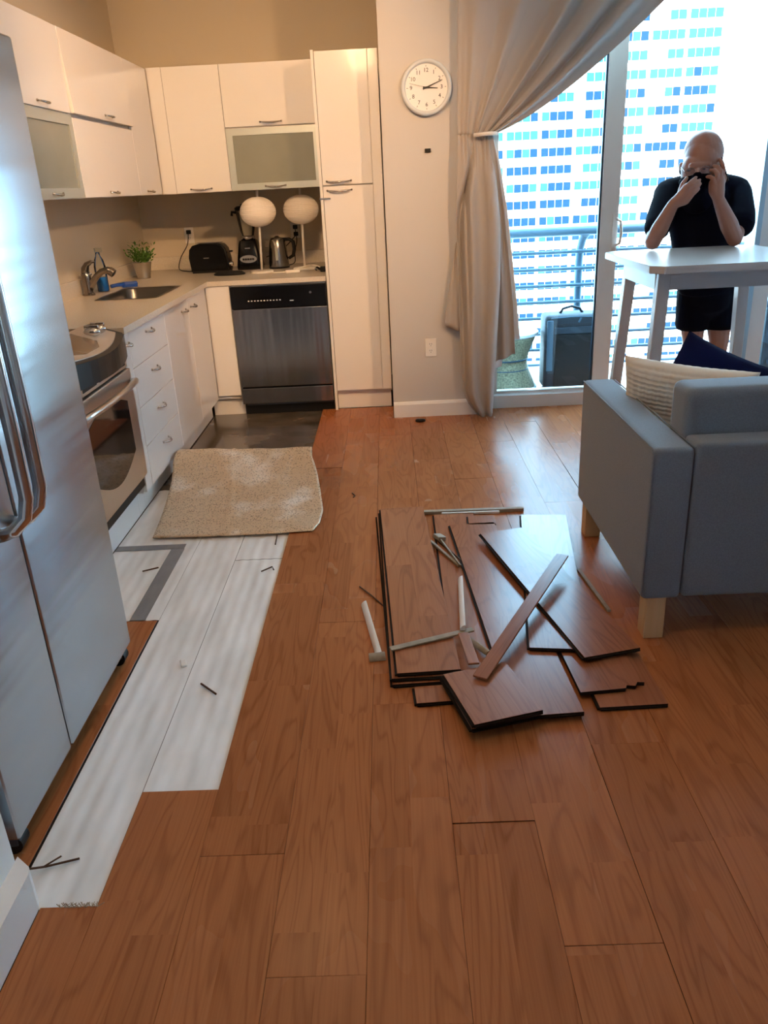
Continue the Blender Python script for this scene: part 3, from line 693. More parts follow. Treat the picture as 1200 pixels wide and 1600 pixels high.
# two paper lantern table lamps
def lantern(x, y, label, rot):
    t = thing('paper_lamp', label, 'lamp', (x, y, CT), 'paper lantern table lamps')
    bm = BM(); lathe(bm, (x, y, CT), [(.082,0),(.082,.010),(.076,.015),(.012,.017)], 28); obj('base', bm, 'plastic_white', t, smooth=False)
    bm = BM(); tube(bm, [(x,y,CT+.015),(x+rot*.012,y,CT+.28),(x+rot*.02,y,CT+.545)], .0085, 10); obj('pole', bm, 'plastic_white', t, smooth=True)
    bm = BM(); prof = []; n = 44
    for i in range(n+1):
        a = -math.pi/2*.90 + math.pi*.90*i/n; rr = .121*math.cos(a)+.004; prof.append((rr*(1+.012*(-1)**i), .098*math.sin(a)))
    lathe(bm, (x+rot*.014, y, CT+.405), prof, 28, cap=False); s = obj('shade', bm, 'paper_shade', t, smooth=False)
    return t
lantern(-.905, 5.87, 'white paper globe lamp standing left, in front of the blender', 1.0)
lantern(-.607, 5.96, 'white paper globe lamp standing right, beside the pantry', .5)
# plant pot
px_, py_ = -1.757, 5.88
t = thing('potted_plant', 'small bushy green plant in a tapered metal pot', 'plant', (px_, py_, CT))
bm = BM(); lathe(bm, (px_, py_, CT), [(.045,0),(.047,.004),(.046,.010),(.066,.108),(.068,.110),(.063,.109),(.060,.095)], 28); obj('pot', bm, 'pot_metal', t, smooth=True)
bm = BM(); lathe(bm, (px_, py_, CT+.088), [(.060,0),(.055,.006)], 20); obj('soil', bm, 'soil', t)
bm = BM()
for i in range(150):
    a = random.uniform(0, 2*math.pi); r0 = random.uniform(0, .045); lean = random.uniform(.1, 1.0); h = random.uniform(.06, .155)*(1.15-.35*lean)
    b0 = Vector((px_+r0*math.cos(a), py_+r0*math.sin(a), CT+.094)); dirv = Vector((math.cos(a)*lean, math.sin(a)*lean, 1)).normalized()
    tip = b0 + dirv*h
    if tip.x < -1.872: tip.x = -1.872
    for q in range(3):
        f0 = .35+.3*q; c = b0.lerp(tip, f0); s = Vector((random.uniform(-1,1), random.uniform(-1,1), random.uniform(.2,1))).normalized(); wv = s.cross(dirv).normalized()*.006; L_ = .030
        e = c+s*L_
        for vv in (c, e):
            if vv.x < -1.875: vv.x = -1.875
        vsq = [bm.verts.new(c), bm.verts.new(c.lerp(e,.5)+wv), bm.verts.new(e), bm.verts.new(c.lerp(e,.5)-wv+Vector((0,0,.002)))]; bm.faces.new(vsq)
o = obj('foliage', bm, 'leaf', t); o['kind'] = 'stuff'
# washing-up bottle, brush
sx_, sy_ = -1.80, 5.13
t = thing('soap_bottle', 'clear spray bottle with blue liquid behind the faucet', 'bottle', (sx_, sy_, CT))
bm = BM(); lathe(bm, (sx_, sy_, CT), [(.034,0),(.036,.01),(.036,.15),(.028,.19),(.015,.215),(.013,.235)], 20); obj('bottle', bm, 'clear_glass', t, smooth=True)
bm = BM(); lathe(bm, (sx_, sy_, CT+.004), [(.030,0),(.032,.008),(.032,.085)], 20); obj('liquid', bm, 'blue_liquid', t, smooth=False)
bm = BM(); box(bm, sx_-.016, sx_+.03, sy_-.011, sy_+.011, CT+.235, CT+.262, bev=.006); obj('spray_head', bm, 'clear_glass', t)
t = thing('dish_brush', 'blue plastic dish brush lying beside the sink', 'brush', (-1.70, 5.30, CT))
bm = BM(); sq(bm, -1.695, 5.33, [(.048,.030,CT+.002),(.052,.034,CT+.022),(.046,.028,CT+.034)]); bmesh.ops.rotate(bm, cent=(-1.695,5.33,CT), matrix=Matrix.Rotation(R(20),3,'Z'), verts=bm.verts); obj('head', bm, 'blue_plastic', t)
bm = BM(); tube(bm, [(-1.72,5.30,CT+.022),(-1.76,5.25,CT+.022),(-1.78,5.22,CT+.02)], [.014,.011,.012], 10); obj('handle', bm, 'blue_plastic', t, smooth=True)
# black folded cable
bm = BM()
for k in range(3): tube(bm, [(-1.125+.105*math.cos(2*math.pi*i/24)*(1-.08*k), 5.80+.045*math.sin(2*math.pi*i/24)*(1-.15*k), CT+.0075+.006*k) for i in range(24)], .0075, 7, closed=True)
o = obj('coiled_cable', bm, 'black_matte', None, smooth=True, loc=(-1.125, 5.80, CT)); tag(o, 'black cable coiled flat on the worktop before the toaster', 'cable')
# white cords and black plug by the right lamp
def cord(name, pts, r, m, label, parent=None):
    cu = [Vector(p) for p in pts]; out = []
    for i in range(len(cu)-1):
        p0 = cu[max(i-1,0)]; p1 = cu[i]; p2 = cu[i+1]; p3 = cu[min(i+2,len(cu)-1)]
        for k in range(6):
            s = k/6; out.append(.5*((2*p1)+(p2-p0)*s+(2*p0-5*p1+4*p2-p3)*s*s+(3*p1-p0-3*p2+p3)*s**3))
    out.append(cu[-1]); bm = BM(); tube(bm, out, r, 6)
    o = obj(name, bm, m, parent, smooth=True, loc=(cu[0] if parent is None else None))
    if parent is None: tag(o, label, 'cord')
    return o
cord('power_cord', [(-.82,5.80,CT+.003),(-.74,5.79,CT+.003),(-.66,5.83,CT+.003),(-.60,5.84,CT+.028),(-.52,5.83,CT+.036),(-.46,5.86,CT+.003)], .0035, 'plastic_white', 'white lamp cord trailing over the worktop between the two paper lamps')
cord('power_cord', [(-.70,5.76,CT+.003),(-.62,5.75,CT+.03),(-.55,5.77,CT+.043),(-.49,5.80,CT+.024),(-.45,5.80,CT+.003)], .0035, 'plastic_white', 'white cord arching in front of the right paper lamp')
bm = BM(); box(bm, -.72, -.62, 5.715, 5.745, CT+.0005, CT+.022, bev=.007, rot=(0,0,R(14))); o = obj('cord_switch', bm, 'plastic_white', None, loc=(-.67, 5.73, CT)); tag(o, 'white inline cord switch on the worktop edge near the right lamp', 'switch')
t = thing('plug_adapter', 'black plug adapter lying on the worktop against the pantry', 'plug', (-.455, 5.71, CT))
bm = BM(); box(bm, -.475, -.428, 5.69, 5.73, CT+.001, CT+.036, bev=.008); obj('body', bm, 'black_matte', t)
bm = BM(); tube(bm, [(-.474,5.71,CT+.018),(-.495,5.705,CT+.03),(-.507,5.70,CT+.015)], .009, 8); obj('strain_relief', bm, 'black_matte', t, smooth=True)
for dy in (-.007, .007): simple('prong', 'chrome', t, -.512, -.490, 5.70+dy, 5.702+dy, CT+.020, CT+.026)
# outlets
def outlet(x, y, z, label):
    t = thing('wall_outlet', label, 'outlet', (x, y, z))
    bm = BM(); box(bm, x-.036, x+.036, y-.006, y, z-.058, z+.058, bev=.003); obj('plate', bm, 'plastic_white', t)
    for dz in (.021, -.021):
        bm = BM(); lathe(bm, (0,0,0), [(.017,0),(.017,.0015)], 16); bmesh.ops.rotate(bm, cent=(0,0,0), matrix=Matrix.Rotation(R(90),3,'X'), verts=bm.verts); bmesh.ops.translate(bm, vec=(x, y-.006, z+dz), verts=bm.verts); s = obj('socket', bm, 'trim_white', t)
        for dx in (-.006, .006): simple('slot', 'ink', s, x+dx-.0012, x+dx+.0012, y-.0082, y-.0074, z+dz-.001, z+dz+.008)
        simple('slot', 'ink', s, x-.002, x+.002, y-.0082, y-.0074, z+dz-.010, z+dz-.006)
    return t
outlet(.252, 5.153, .456, 'white double wall outlet low on the clock wall')
outlet(-1.539, 6.50, 1.155, 'white wall outlet above the toaster with a black plug')
outlet(-.712, 6.50, 1.155, 'white wall outlet behind the right paper lamp')
def wall_plug(x, z, label):
    bm = BM(); box(bm, x-.017, x+.017, 6.462, 6.4915, z-.014, z+.016, bev=.005); o = obj('plug', bm, 'black_matte', None, loc=(x, 6.4915, z)); tag(o, label, 'plug'); return o
wall_plug(-1.536, 1.18, 'black plug in the outlet above the toaster'); wall_plug(-.708, 1.178, 'upper black plug in the outlet behind the kettle'); wall_plug(-.706, 1.128, 'lower black plug in the outlet behind the kettle')
cord('appliance_cord', [(-1.536,6.458,1.17),(-1.55,6.44,1.09),(-1.60,6.38,1.0),(-1.59,6.25,.93),(-1.52,6.20,.915),(-1.475,6.185,.916)], .0035, 'black_matte', 'black toaster cord hanging from the wall outlet')
cord('appliance_cord', [(-.708,6.455,1.17),(-.70,6.44,1.08),(-.72,6.42,1.0),(-.72,6.36,.93),(-.76,6.27,.915)], .0035, 'black_matte', 'black kettle cord hanging behind the kettle handle')
cord('appliance_cord', [(-.706,6.458,1.12),(-.78,6.43,1.05),(-.86,6.40,1.0),(-.93,6.33,.98)], .0035, 'black_matte', 'black blender cord crossing behind the kettle')

# ---------------------------------------------------------------- clock and wall bits
cx, cz, cy = .262, 1.953, 5.153
t = thing('wall_clock', 'round wall clock with pale blue-grey rim and black numerals', 'clock', (cx, cy, cz))
def disc(bm, prof, loc, n=48):
    b2 = BM(); lathe(b2, (0,0,0), prof, n); bmesh.ops.rotate(b2, cent=(0,0,0), matrix=Matrix.Rotation(R(90),3,'X'), verts=b2.verts); bmesh.ops.translate(b2, vec=loc, verts=b2.verts)
    me = bpy.data.meshes.new('t'); b2.to_mesh(me); b2.free(); bm.from_mesh(me); bpy.data.meshes.remove(me)
bm = BM(); disc(bm, [(.138,.0005),(.146,.010),(.147,.028),(.142,.038),(.132,.040),(.124,.034),(.121,.022)], (cx, cy, cz)); obj('rim', bm, 'clock_rim', t, smooth=True)
bm = BM(); disc(bm, [(.122,.018),(.122,.0225)], (cx, cy, cz)); face = obj('face', bm, 'clock_face', t)
for h in range(1, 13):
    a = R(90-30*h); text_mesh('numeral', str(h), .030, 'ink', face, (cx+.088*math.cos(a), cy-.0228, cz+.088*math.sin(a)))
    bm = BM(); box(bm, -.0012, .0012, -.0004, .0004, .106, .114); bmesh.ops.rotate(bm, cent=(0,0,0), matrix=Matrix.Rotation(a-R(90),3,'Y').inverted(), verts=bm.verts); bmesh.ops.translate(bm, vec=(cx, cy-.0229, cz), verts=bm.verts); obj('hour_mark', bm, 'ink', face)
def clock_hand(ang, l0, l1, w0, w1, d, nm, m='ink'):
    bm = BM(); prism(bm, [(-w0, -l0), (w0, -l0), (w1, l1), (-w1, l1)], -.0006, .0006, 'Y'); bmesh.ops.rotate(bm, cent=(0,0,0), matrix=Matrix.Rotation(R(ang),3,'Y'), verts=bm.verts); bmesh.ops.translate(bm, vec=(cx, cy-d, cz), verts=bm.verts); obj(nm, bm, m, t)
clock_hand(95, .02, .065, .0045, .002, .0262, 'hour_hand'); clock_hand(69, .022, .098, .0042, .0015, .0285, 'minute_hand'); clock_hand(-76, .02, .100, .0008, .0005, .0305, 'second_hand')
bm = BM(); disc(bm, [(.005,.022),(.005,.0325)], (cx, cy, cz), 16); obj('hub', bm, 'ink', t)
bm = BM(); box(bm, .245, .280, cy-.012, cy, 1.613, 1.634, bev=.002); tag(obj('wall_sensor', bm, 'black_matte', None, loc=(.262, cy, 1.62)), 'tiny black rectangular sensor on the wall below the clock', 'sensor')
bm = BM(); lathe(bm, (.166, 5.02, 0), [(.026,.0),(.028,.004),(.027,.012),(.022,.016)], 20, sx=1.2, sy=.8); tag(obj('furniture_pad', bm, 'black_matte', None, smooth=True, loc=(.166, 5.02, 0)), 'small black oval pad on the floor below the clock wall', 'pad')
# ---------------------------------------------------------------- curtain
t = thing('curtain', 'taupe curtain pulled aside with a holdback beside the glass door', 'curtain', (.55, 5.05, 0.0))
def lerp(a, b, s): return a + (b-a)*s
def interp(tab, z):
    """tab: list of (z, x) with falling z"""
    for (z0, x0), (z1, x1) in zip(tab, tab[1:]):
        if z <= z0 and z >= z1: return lerp(x0, x1, (z0-z)/(z0-z1) if z0 != z1 else 0)
    return tab[-1][1] if z < tab[-1][0] else tab[0][1]
def sstep(a, b, x):
    s = min(1, max(0, (x-a)/(b-a))); return s*s*(3-2*s)
def fold(u, k, ph):     # rounded folds, sharper valleys
    s = math.sin(2*math.pi*k*u+ph); return .5*s + .5*(abs(s)**.7)*(1 if s > 0 else -1)
def top_pt(u, s):
    # thread u runs from the rod (s=0) to the holdback (s=1)
    p0 = Vector((.452+1.62*u, 2.78)); p2 = Vector((.433+.215*u**.55, 1.690)); 
    c = Vector((p2.x+.50*u, 1.69+.16*u+.50*(1-u)))
    q = p0*(1-s)**2 + c*2*s*(1-s) + p2*s*s
    k = 1-s; amp = lerp(.014, .045, k**.8)
    uu = u + .035*math.sin(9*u) + .02*math.sin(23*u); soft_ = lerp(.35, 1, sstep(.12, .45, u))
    y = 5.055 + amp*soft_*fold(uu, 5.2, .6) + .007*math.sin(2*math.pi*15*uu)*s*s - .012*math.sin(math.pi*s)*u
    return Vector((q.x, y, q.y))
bm = BM(); V1 = grid(bm, 150, 48, top_pt)
Lt = [(1.69,.433),(1.45,.424),(1.21,.419),(.85,.428),(.55,.435),(.30,.442),(.176,.452),(.09,.49),(.012,.55)]
Rt = [(1.69,.605),(1.62,.618),(1.45,.655),(1.21,.680),(.85,.682),(.50,.665),(.25,.652),(.012,.640)]
def low_pt(u, v):
    z = lerp(1.695, .012, v)
    z -= 0
    x0 = interp(Lt, z); x1 = interp(Rt, z)
    gather = 1 - sstep(0, .22, v)
    uc = lerp(.46, .10, sstep(0, .30, v)); dv = .075*math.exp(-((u-uc)/lerp(.05,.085,sstep(0,.3,v)))**2)*sstep(0,.05,v)*(1-.75*sstep(.40,.85,v))
    y = 5.040 + dv + lerp(.020, .008, gather)*fold(u, 1.9, .9) + .010*math.exp(-((u-.25)/.05)**2)*sstep(0,.3,v)*(1-sstep(.35,.8,v))*4 - .015*math.sin(math.pi*v)
    xt = x0+(x1-x0)*u; ut = min(1, max(0, (xt-.433)/.215))**(1/.55)
    y = lerp(top_pt(ut, 1.0).y, y, sstep(0, .14, v))
    return Vector((xt, y, z))
bm2 = BM(); grid(bm2, 80, 60, low_pt)
solid(obj('upper_drape', bm, 'curtain', t, smooth=True), .003, 0)
solid(obj('lower_drape', bm2, 'curtain', t, smooth=True), .003, 0)
def back_pt(u, v):
    zb = lerp(.33, .40, u); z = lerp(1.69, zb, v)
    x0 = lerp(.58, .60, v); x1 = interp([(1.69,.64),(1.55,.67),(1.27,.712),(.74,.772),(.30,.800)], z)
    return Vector((x0+(x1-x0)*u, 5.10+.016*fold(u, 2.2, 2.0)*sstep(0,.3,v), z))
bm = BM(); grid(bm, 40, 40, back_pt); solid(obj('rear_drape', bm, 'curtain', t, smooth=True), .003, 0)
def lin_pt(u, v):
    zb = lerp(.30, .46, sstep(.45,.55,u)) + .03*u; z = lerp(1.66, zb, v)
    x0 = .60; x1 = interp([(1.69,.645),(1.55,.685),(1.27,.735),(.74,.80),(.30,.845)], z)
    return Vector((x0+(x1-x0)*u, 5.125+.010*fold(u, 2.5, 1.0)*sstep(0,.3,v), z))
bm = BM(); grid(bm, 40, 40, lin_pt); solid(obj('lining', bm, 'lining', t, smooth=True), .0015, 0)
def flap_pt(u, v):
    z = lerp(1.10, lerp(.60, .56, u), v); x0 = interp([(1.10,.420),(.90,.385),(.62,.338),(.55,.345)], z)
    return Vector((lerp(x0, .436, u), 5.095+.012*fold(u, .8, .4), z))
bm = BM(); grid(bm, 12, 16, flap_pt); solid(obj('side_flap', bm, 'curtain', t, smooth=True), .003, 0)
bm = BM(); tube(bm, [(.522,5.015,1.686),(.60,5.000,1.690),(.655,5.015,1.690)], .011, 10); hb = obj('holdback', bm, 'plastic_white', t, smooth=True)
bm = BM(); tube(bm, [(.652,5.015,1.690),(.652,5.165,1.690)], .007, 8); obj('holdback_arm', bm, 'plastic_white', hb)
cr = thing('curtain_rod', 'metal curtain rod along the top of the door wall above the picture', 'rod', (1.7, 5.05, 2.79))
bm = BM(); tube(bm, [(.15,5.05,2.80),(3.28,5.05,2.80)], .012, 10); obj('rod', bm, 'handle_metal', cr, smooth=True)
for x in (.3, 3.2):
    bm = BM(); tube(bm, [(x,5.05,2.80),(x,5.205 if x > .6 else 5.153,2.80)], .008, 8); obj('bracket', bm, 'handle_metal', cr)

# ---------------------------------------------------------------- foil underlay sheet, folded back
prof = [(3.295,.0035),(3.42,.0045),(3.55,.009),(3.68,.018),(3.80,.036),(3.90,.064),(3.97,.096),(4.03,.125),(4.09,.143),(4.15,.147),(4.20,.136),(4.235,.108),(4.245,.07),(4.235,.03)]
def pr(v):
    s = v*(len(prof)-1); i = min(int(s), len(prof)-2); f = s-i
    return lerp(prof[i][0], prof[i+1][0], f), lerp(prof[i][1], prof[i+1][1], f)
def foil_pt(u, v):
    y, z = pr(v)
    xl = interp([(1.0,-1.205),(.55,-1.205),(.3,-1.18),(0,-1.134)], v); xr = interp([(1.0,-.47),(.55,-.455),(.14,-.366),(.05,-.372),(0,-.398)], v)
    x = lerp(xl, xr, u); y += -.012*math.sin(math.pi*u)*(1-v) - .10*u*sstep(.4,1,v) - .012*max(0,u-.9)*10*(1-sstep(0,.1,v))*0
    z += .0022*math.sin(7*u+9*v)*sstep(.05,.3,v) + (.006*math.exp(-((u-.42)/.010)**2)) + .002*math.sin(19*u+4*v)*sstep(.0,.3,v)
    if x > -.515: z = max(z, .0045 + .004*sstep(0,.05,v))
    return Vector((x, y, max(z, -.003 if x < -.52 else .004)))
bm = BM(); grid(bm, 60, 60, foil_pt)
o = obj('foil_underlay', bm, 'foil', None, smooth=True, loc=(-.8, 3.7, 0)); solid(o, .003, 1); tag(o, 'crinkled silver-tan foil underlay sheet folded back on the kitchen floor', 'underlay')

# ---------------------------------------------------------------- heap of pulled-up planks
def loose_plank(c, w, l, z, rot, label, tx=0, ty=0, th=.012, torn=False, name='loose_plank'):
    """c: centre on plan, z: height of the underside at the centre"""
    if torn:
        bm = BM(); pts = [(-w/2,-l/2),(w*.18,-l/2+.004),(w*.22,-l/2+.018),(w*.34,-l/2+.012),(w*.40,-l/2+.03),(w/2,-l/2+.026),(w/2,l/2),(-w/2,l/2)]
        prism(bm, pts, -th, 0); bm.normal_update()
        for f in bm.faces: f.material_index = 0 if f.normal.z > .3 else 1
        me = bpy.data.meshes.new('plank'); bm.to_mesh(me); bm.free(); me.materials.append(MATS['laminate_loose']); me.materials.append(MATS['plank_edge'])
    else:
        bm = BM(); bm.from_mesh(plank_mesh(w, l, th))
        box(bm, -w/2-.007, -w/2+.001, -l/2+.001, l/2-.001, -th*.85, -th*.42, mi=1); box(bm, -w/2+.002, w/2-.002, -l/2-.005, -l/2+.001, -th*.85, -th*.45, mi=1)
        me = bpy.data.meshes.new('plank'); bm.to_mesh(me); bm.free(); me.materials.append(MATS['laminate_loose']); me.materials.append(MATS['plank_edge'])
    o = bpy.data.objects.new(name, me); COL.objects.link(o); o.location = (c[0], c[1], z+th); o.rotation_euler = (R(tx), R(ty), R(rot)); WL[o] = o.location.copy()
    tag(o, label, 'plank', 'pulled-up laminate planks in the heap'); return o
loose_plank((.248,2.765), .185, 1.28, .0008, -.5, 'pulled-up laminate plank lying flat on the floor between the two long ones')
loose_plank((.022,2.745), .194, 1.36, .0010, 2.6, 'lowest plank of the long left stack')
loose_plank((.030,2.757), .198, 1.36, .0145, 2.0, 'middle plank of the long left stack, mostly hidden')
loose_plank((.042,2.765), .200, 1.36, .0280, 2.5, 'topmost plank of the long left stack, two-tone with a tan strip across')
loose_plank((.365,2.560), .200, 1.39, .0145, 3.4, 'long brown plank in the middle of the heap, running under the diagonal stick')
loose_plank((.576,2.735), .200, 1.11, .0280, -7.6, 'pale shining plank lying under the slanted one near the sofa')
loose_plank((.545,2.612), .192, .975, .0430, 13.2, 'slanted shining plank on top of the heap pointing to the sofa leg', tx=.8)
loose_plank((.655,2.095), .200, .37, .0010, 1.7, 'lowest short plank at the near right corner of the heap')
loose_plank((.607,2.150), .202, .36, .0150, 3.4, 'short plank with a torn corner at the near right of the heap', torn=True)
loose_plank((.110,2.008), .170, .085, .0010, 3.5, 'small offcut plank poking out below the left stack')
loose_plank((.243,1.950), .208, .265, .0285, 14.7, 'lower square offcut at the near end of the heap')
loose_plank((.248,1.947), .206, .265, .0435, 15.2, 'square plank offcut topmost at the near end of the heap', tx=-1.0)
loose_plank((.372,3.29), .120, .10, .0145, -3.0, 'short dark-edged plank end behind the long middle plank')
def stick(p, q, w, h, m, label, name='wood_strip', round_=False):
    p, q = Vector(p), Vector(q); d = q-p; L_ = d.length; c = (p+q)/2; bm = BM()
    if round_:   # quarter round profile
        n = 6; pl = [(0,0),(w,0)] + [(w*math.cos(R(90*i/n)), h*math.sin(R(90*i/n))) for i in range(1, n)] + [(0,h)]
        prism(bm, pl, -L_/2, L_/2, 'Y'); bmesh.ops.translate(bm, vec=(-w/2, 0, 0), verts=bm.verts)
    else: box(bm, -w/2, w/2, -L_/2, L_/2, 0, h, bev=.0012, seg=1)
    me = bpy.data.meshes.new(name); bmesh.ops.recalc_face_normals(bm, faces=bm.faces); bm.to_mesh(me); bm.free(); me.materials.append(MATS[m])
    o = bpy.data.objects.new(name, me); COL.objects.link(o); o.location = c
    o.rotation_euler = Euler((math.asin(d.z/L_), 0, math.atan2(-d.x, d.y))); WL[o] = c; tag(o, label, 'strip', 'loose strips in the heap'); return o
stick((.222,2.005,.060), (.612,2.700,.118), .046, .008, 'laminate_loose', 'long brown stick propped diagonally across the heap')
stick((.118,3.447,.001), (.585,3.437,.001), .024, .016, 'strip_tan', 'grey-brown strip along the far end of the heap')
stick((.20,3.425,.001), (.47,3.418,.001), .010, .012, 'moulding_white', 'thin pale sliver along the far end of the heap')
stick((.226,2.735,.0145), (.197,2.300,.052), .019, .019, 'moulding_white', 'white quarter-round moulding standing out between the two long planks', 'quarter_round', True)
stick((-.048,2.215,.0415), (.232,2.312,.0445), .024, .006, 'strip_tan', 'tan wooden strip laid across the near end of the left stack')
stick((-.147,2.590,.001), (-.088,2.238,.001), .020, .020, 'moulding_white', 'white quarter-round moulding alone on the floor left of the heap', 'quarter_round', True)
stick((-.120,2.222,.001), (-.066,2.228,.001), .026, .018, 'strip_tan', 'short tan moulding end touching the lone white moulding', 'quarter_round', True)
stick((.214,2.290,.0145), (.268,2.180,.030), .016, .014, 'strip_tan', 'short tan peg beside the propped stick', 'quarter_round', True)
stick((.196,2.275,.0540), (.212,2.085,.0575), .035, .006, 'laminate_loose', 'short brown strip above the square offcut')
stick((.700,2.800,.001), (.735,2.470,.001), .014, .009, 'strip_tan', 'narrow tan sliver at the sofa side of the heap')
stick((.130,3.10,.014), (.232,2.85,.014), .012, .010, 'strip_tan', 'tan sliver in the bundle between the long planks')
stick((.150,3.13,.0145), (.245,2.90,.0145), .006, .008, 'twig', 'dark sliver in the bundle between the long planks')
stick((.170,3.12,.020), (.235,2.83,.028), .007, .007, 'strip_tan', 'thinnest tan sliver in the bundle between the long planks')
bm = BM(); box(bm, .150, .190, 3.10, 3.15, .0145, .034, bev=.006, rot=(0,.2,.5)); tag(obj('wood_chip', bm, 'strip_tan', None, loc=(.17,3.125,.01)), 'rough tan wood chip at the head of the sliver bundle', 'chip')
def twig(pts, r, label):
    bm = BM(); tube(bm, pts, r, 5); tag(obj('twig', bm, 'twig', None, loc=pts[0]), label, 'splinter', 'splinters on the floor')
twig([(-.167,2.738,.003),(-.12,2.66,.005),(-.071,2.573,.003)], .0028, 'long dark splinter on the floor left of the heap')
twig([(-1.09,2.97,-.004),(-1.03,3.00,-.004)], .003, 'dark splinter on the underlay beside the grey tape')
twig([(-.66,2.13,-.003),(-.60,2.07,-.003)], .0035, 'dark splinter in the middle of the white underlay')
twig([(-.58,2.92,-.003),(-.54,2.96,-.003),(-.53,2.93,-.003)], .003, 'bent dark splinter near the edge of the laminate')
twig([(-.56,3.28,-.002),(-.555,3.18,-.002)], .003, 'dark splinter sticking out from under the foil sheet')
twig([(-.93,1.385,.006),(-.87,1.40,.000),(-.80,1.425,-.004)], .0028, 'thin dark twig by the wall corner on the underlay')
twig([(-.875,1.395,.0035),(-.845,1.43,.0005)], .0022, 'side splinter branching by the wall corner')
bm = BM(); box(bm, -.755, -.735, 2.235, 2.265, -.0065, .004, bev=.003, rot=(.3,.2,.4)); tag(obj('paper_scrap', bm, 'moulding_white', None, loc=(-.745,2.25,-.006)), 'tiny white scrap on the ridged underlay', 'scrap')
bm = BM(); tube(bm, [(-.235,3.76,.002),(-.22,3.72,.003),(-.228,3.70,.002)], .004, 5); tag(obj('twig', bm, 'twig', None, loc=(-.23,3.74,0)), 'small dark chip on the laminate right of the foil', 'splinter', 'splinters on the floor')

# ---------------------------------------------------------------- sofa
t = thing('sofa', 'grey fabric sofa seen from behind with birch block legs', 'sofa', (1.7, 2.75, 0))
def soft(name, m, parent, x0, x1, y0, y1, z0, z1, bev=.03, puff=0.0):
    bm = BM(); box(bm, x0, x1, y0, y1, z0, z1, bev=bev, seg=5)
    o = obj(name, bm, m, parent, smooth=True); shade_auto(o, 60); return o
SXR = 2.72
for nm_, pp in (('piping', [(.7795,3.19,.668),(.7795,2.75,.6685),(.7795,2.30,.668),(.779,2.277,.655),(.779,2.274,.40),(.779,2.274,.17)]), ('piping', [(.9045,2.290,.6685),(.9045,2.8,.669),(.9045,3.19,.668)])):
    bm = BM(); tube(bm, pp, .0028, 6); obj(nm_, bm, 'sofa_fabric', t, smooth=True)
soft('arm', 'sofa_fabric', t, .778, .905, 2.272, 3.205, .155, .672, .022)
soft('arm', 'sofa_fabric', t, SXR-.127, SXR, 2.272, 3.205, .155, .672, .022)
soft('back_panel', 'sofa_fabric', t, .908, SXR-.13, 2.275, 2.385, .158, .682, .018)
soft('seat_base', 'sofa_fabric', t, .908, SXR-.13, 2.39, 3.17, .16, .29, .02)
for a, b in ((.885, 1.755), (1.765, SXR-.10)):
    soft('back_cushion', 'sofa_fabric', t, a+.025 if a > 1 else .908, b, 2.39, 2.545, .40, .822, .035)
for a, b in ((.91, 1.755), (1.76, SXR-.132)): soft('seat_cushion', 'sofa_fabric', t, a, b, 2.40, 3.20, .285, .40, .035)
for x, y in ((.833, 2.32), (.830, 3.145), (SXR-.055, 2.32), (SXR-.055, 3.145)):
    simple('leg', 'birch', t, x-.033, x+.033, y-.033, y+.033, .0007, .157, bev=.002, seg=1)
def pillow(name, m, c, U, Vv, a, b, th, label, ridges=0):
    U = Vector(U).normalized(); Vv = Vector(Vv); Vv = (Vv - U*Vv.dot(U)).normalized(); Nn = U.cross(Vv); c = Vector(c); n = 72 if ridges else 36
    bm = BM()
    for sgn in (1, -1):
        def f(u, v):
            p = 2*u-1; q = 2*v-1; e = max(0, (1-p**4)*(1-q**4))**.6
            pin = 1-.07*(1-abs(q)**2); pin2 = 1-.07*(1-abs(p)**2)
            h = th*e
            if ridges: h += .007*abs(math.sin(math.pi*ridges*v))*min(1, e*3) + .004*abs(math.sin(math.pi*ridges*.7*u))*min(1, e*3)
            return c + U*(a*p*pin) + Vv*(b*q*pin2) + Nn*(sgn*h)
        grid(bm, n, n, f)
    bmesh.ops.remove_doubles(bm, verts=bm.verts, dist=.0005)
    o = obj(name, bm, m, None, smooth=True, loc=c); tag(o, label, 'pillow'); return o
pillow('throw_pillow', 'pillow_cream', (1.075, 2.855, .607), (.84,-.53,-.06), (-.12,-.16,.97), .235, .205, .062, 'cream waffle-textured throw pillow in the sofa corner', 22)
pillow('throw_pillow', 'pillow_navy', (1.225, 3.035, .610), (.90,.04,-.42), (.42,-.12,.90), .215, .21, .055, 'dark navy throw pillow behind the cream one on the sofa')

# ---------------------------------------------------------------- bar table
TX0, TX1, TY0, TY1, TZ = 1.187, 2.005, 3.690, 4.585, 1.05
t = thing('bar_table', 'tall white bar table with slanted legs behind the sofa', 'table', (1.596, 4.14, 0))
bm = BM(); c_ = .055
prism(bm, [(TX0+c_,TY0),(TX1-c_,TY0),(TX1,TY0+c_),(TX1,TY1-c_),(TX1-c_,TY1),(TX0+c_,TY1),(TX0,TY1-c_),(TX0,TY0+c_)], TZ-.034, TZ)
bmesh.ops.bevel(bm, geom=list(bm.edges), offset=.003, segments=2, affect='EDGES'); obj('table_top', bm, 'table_white', t)
for nm, a in (('apron', (1.285, 1.908, 3.845, 3.865)), ('apron', (1.285, 1.908, 4.41, 4.43)), ('apron', (1.262, 1.282, 3.885, 4.395)), ('apron', (1.91, 1.93, 3.885, 4.395))):
    simple(nm, 'table_white', t, *a, TZ-.125, TZ-.0345)
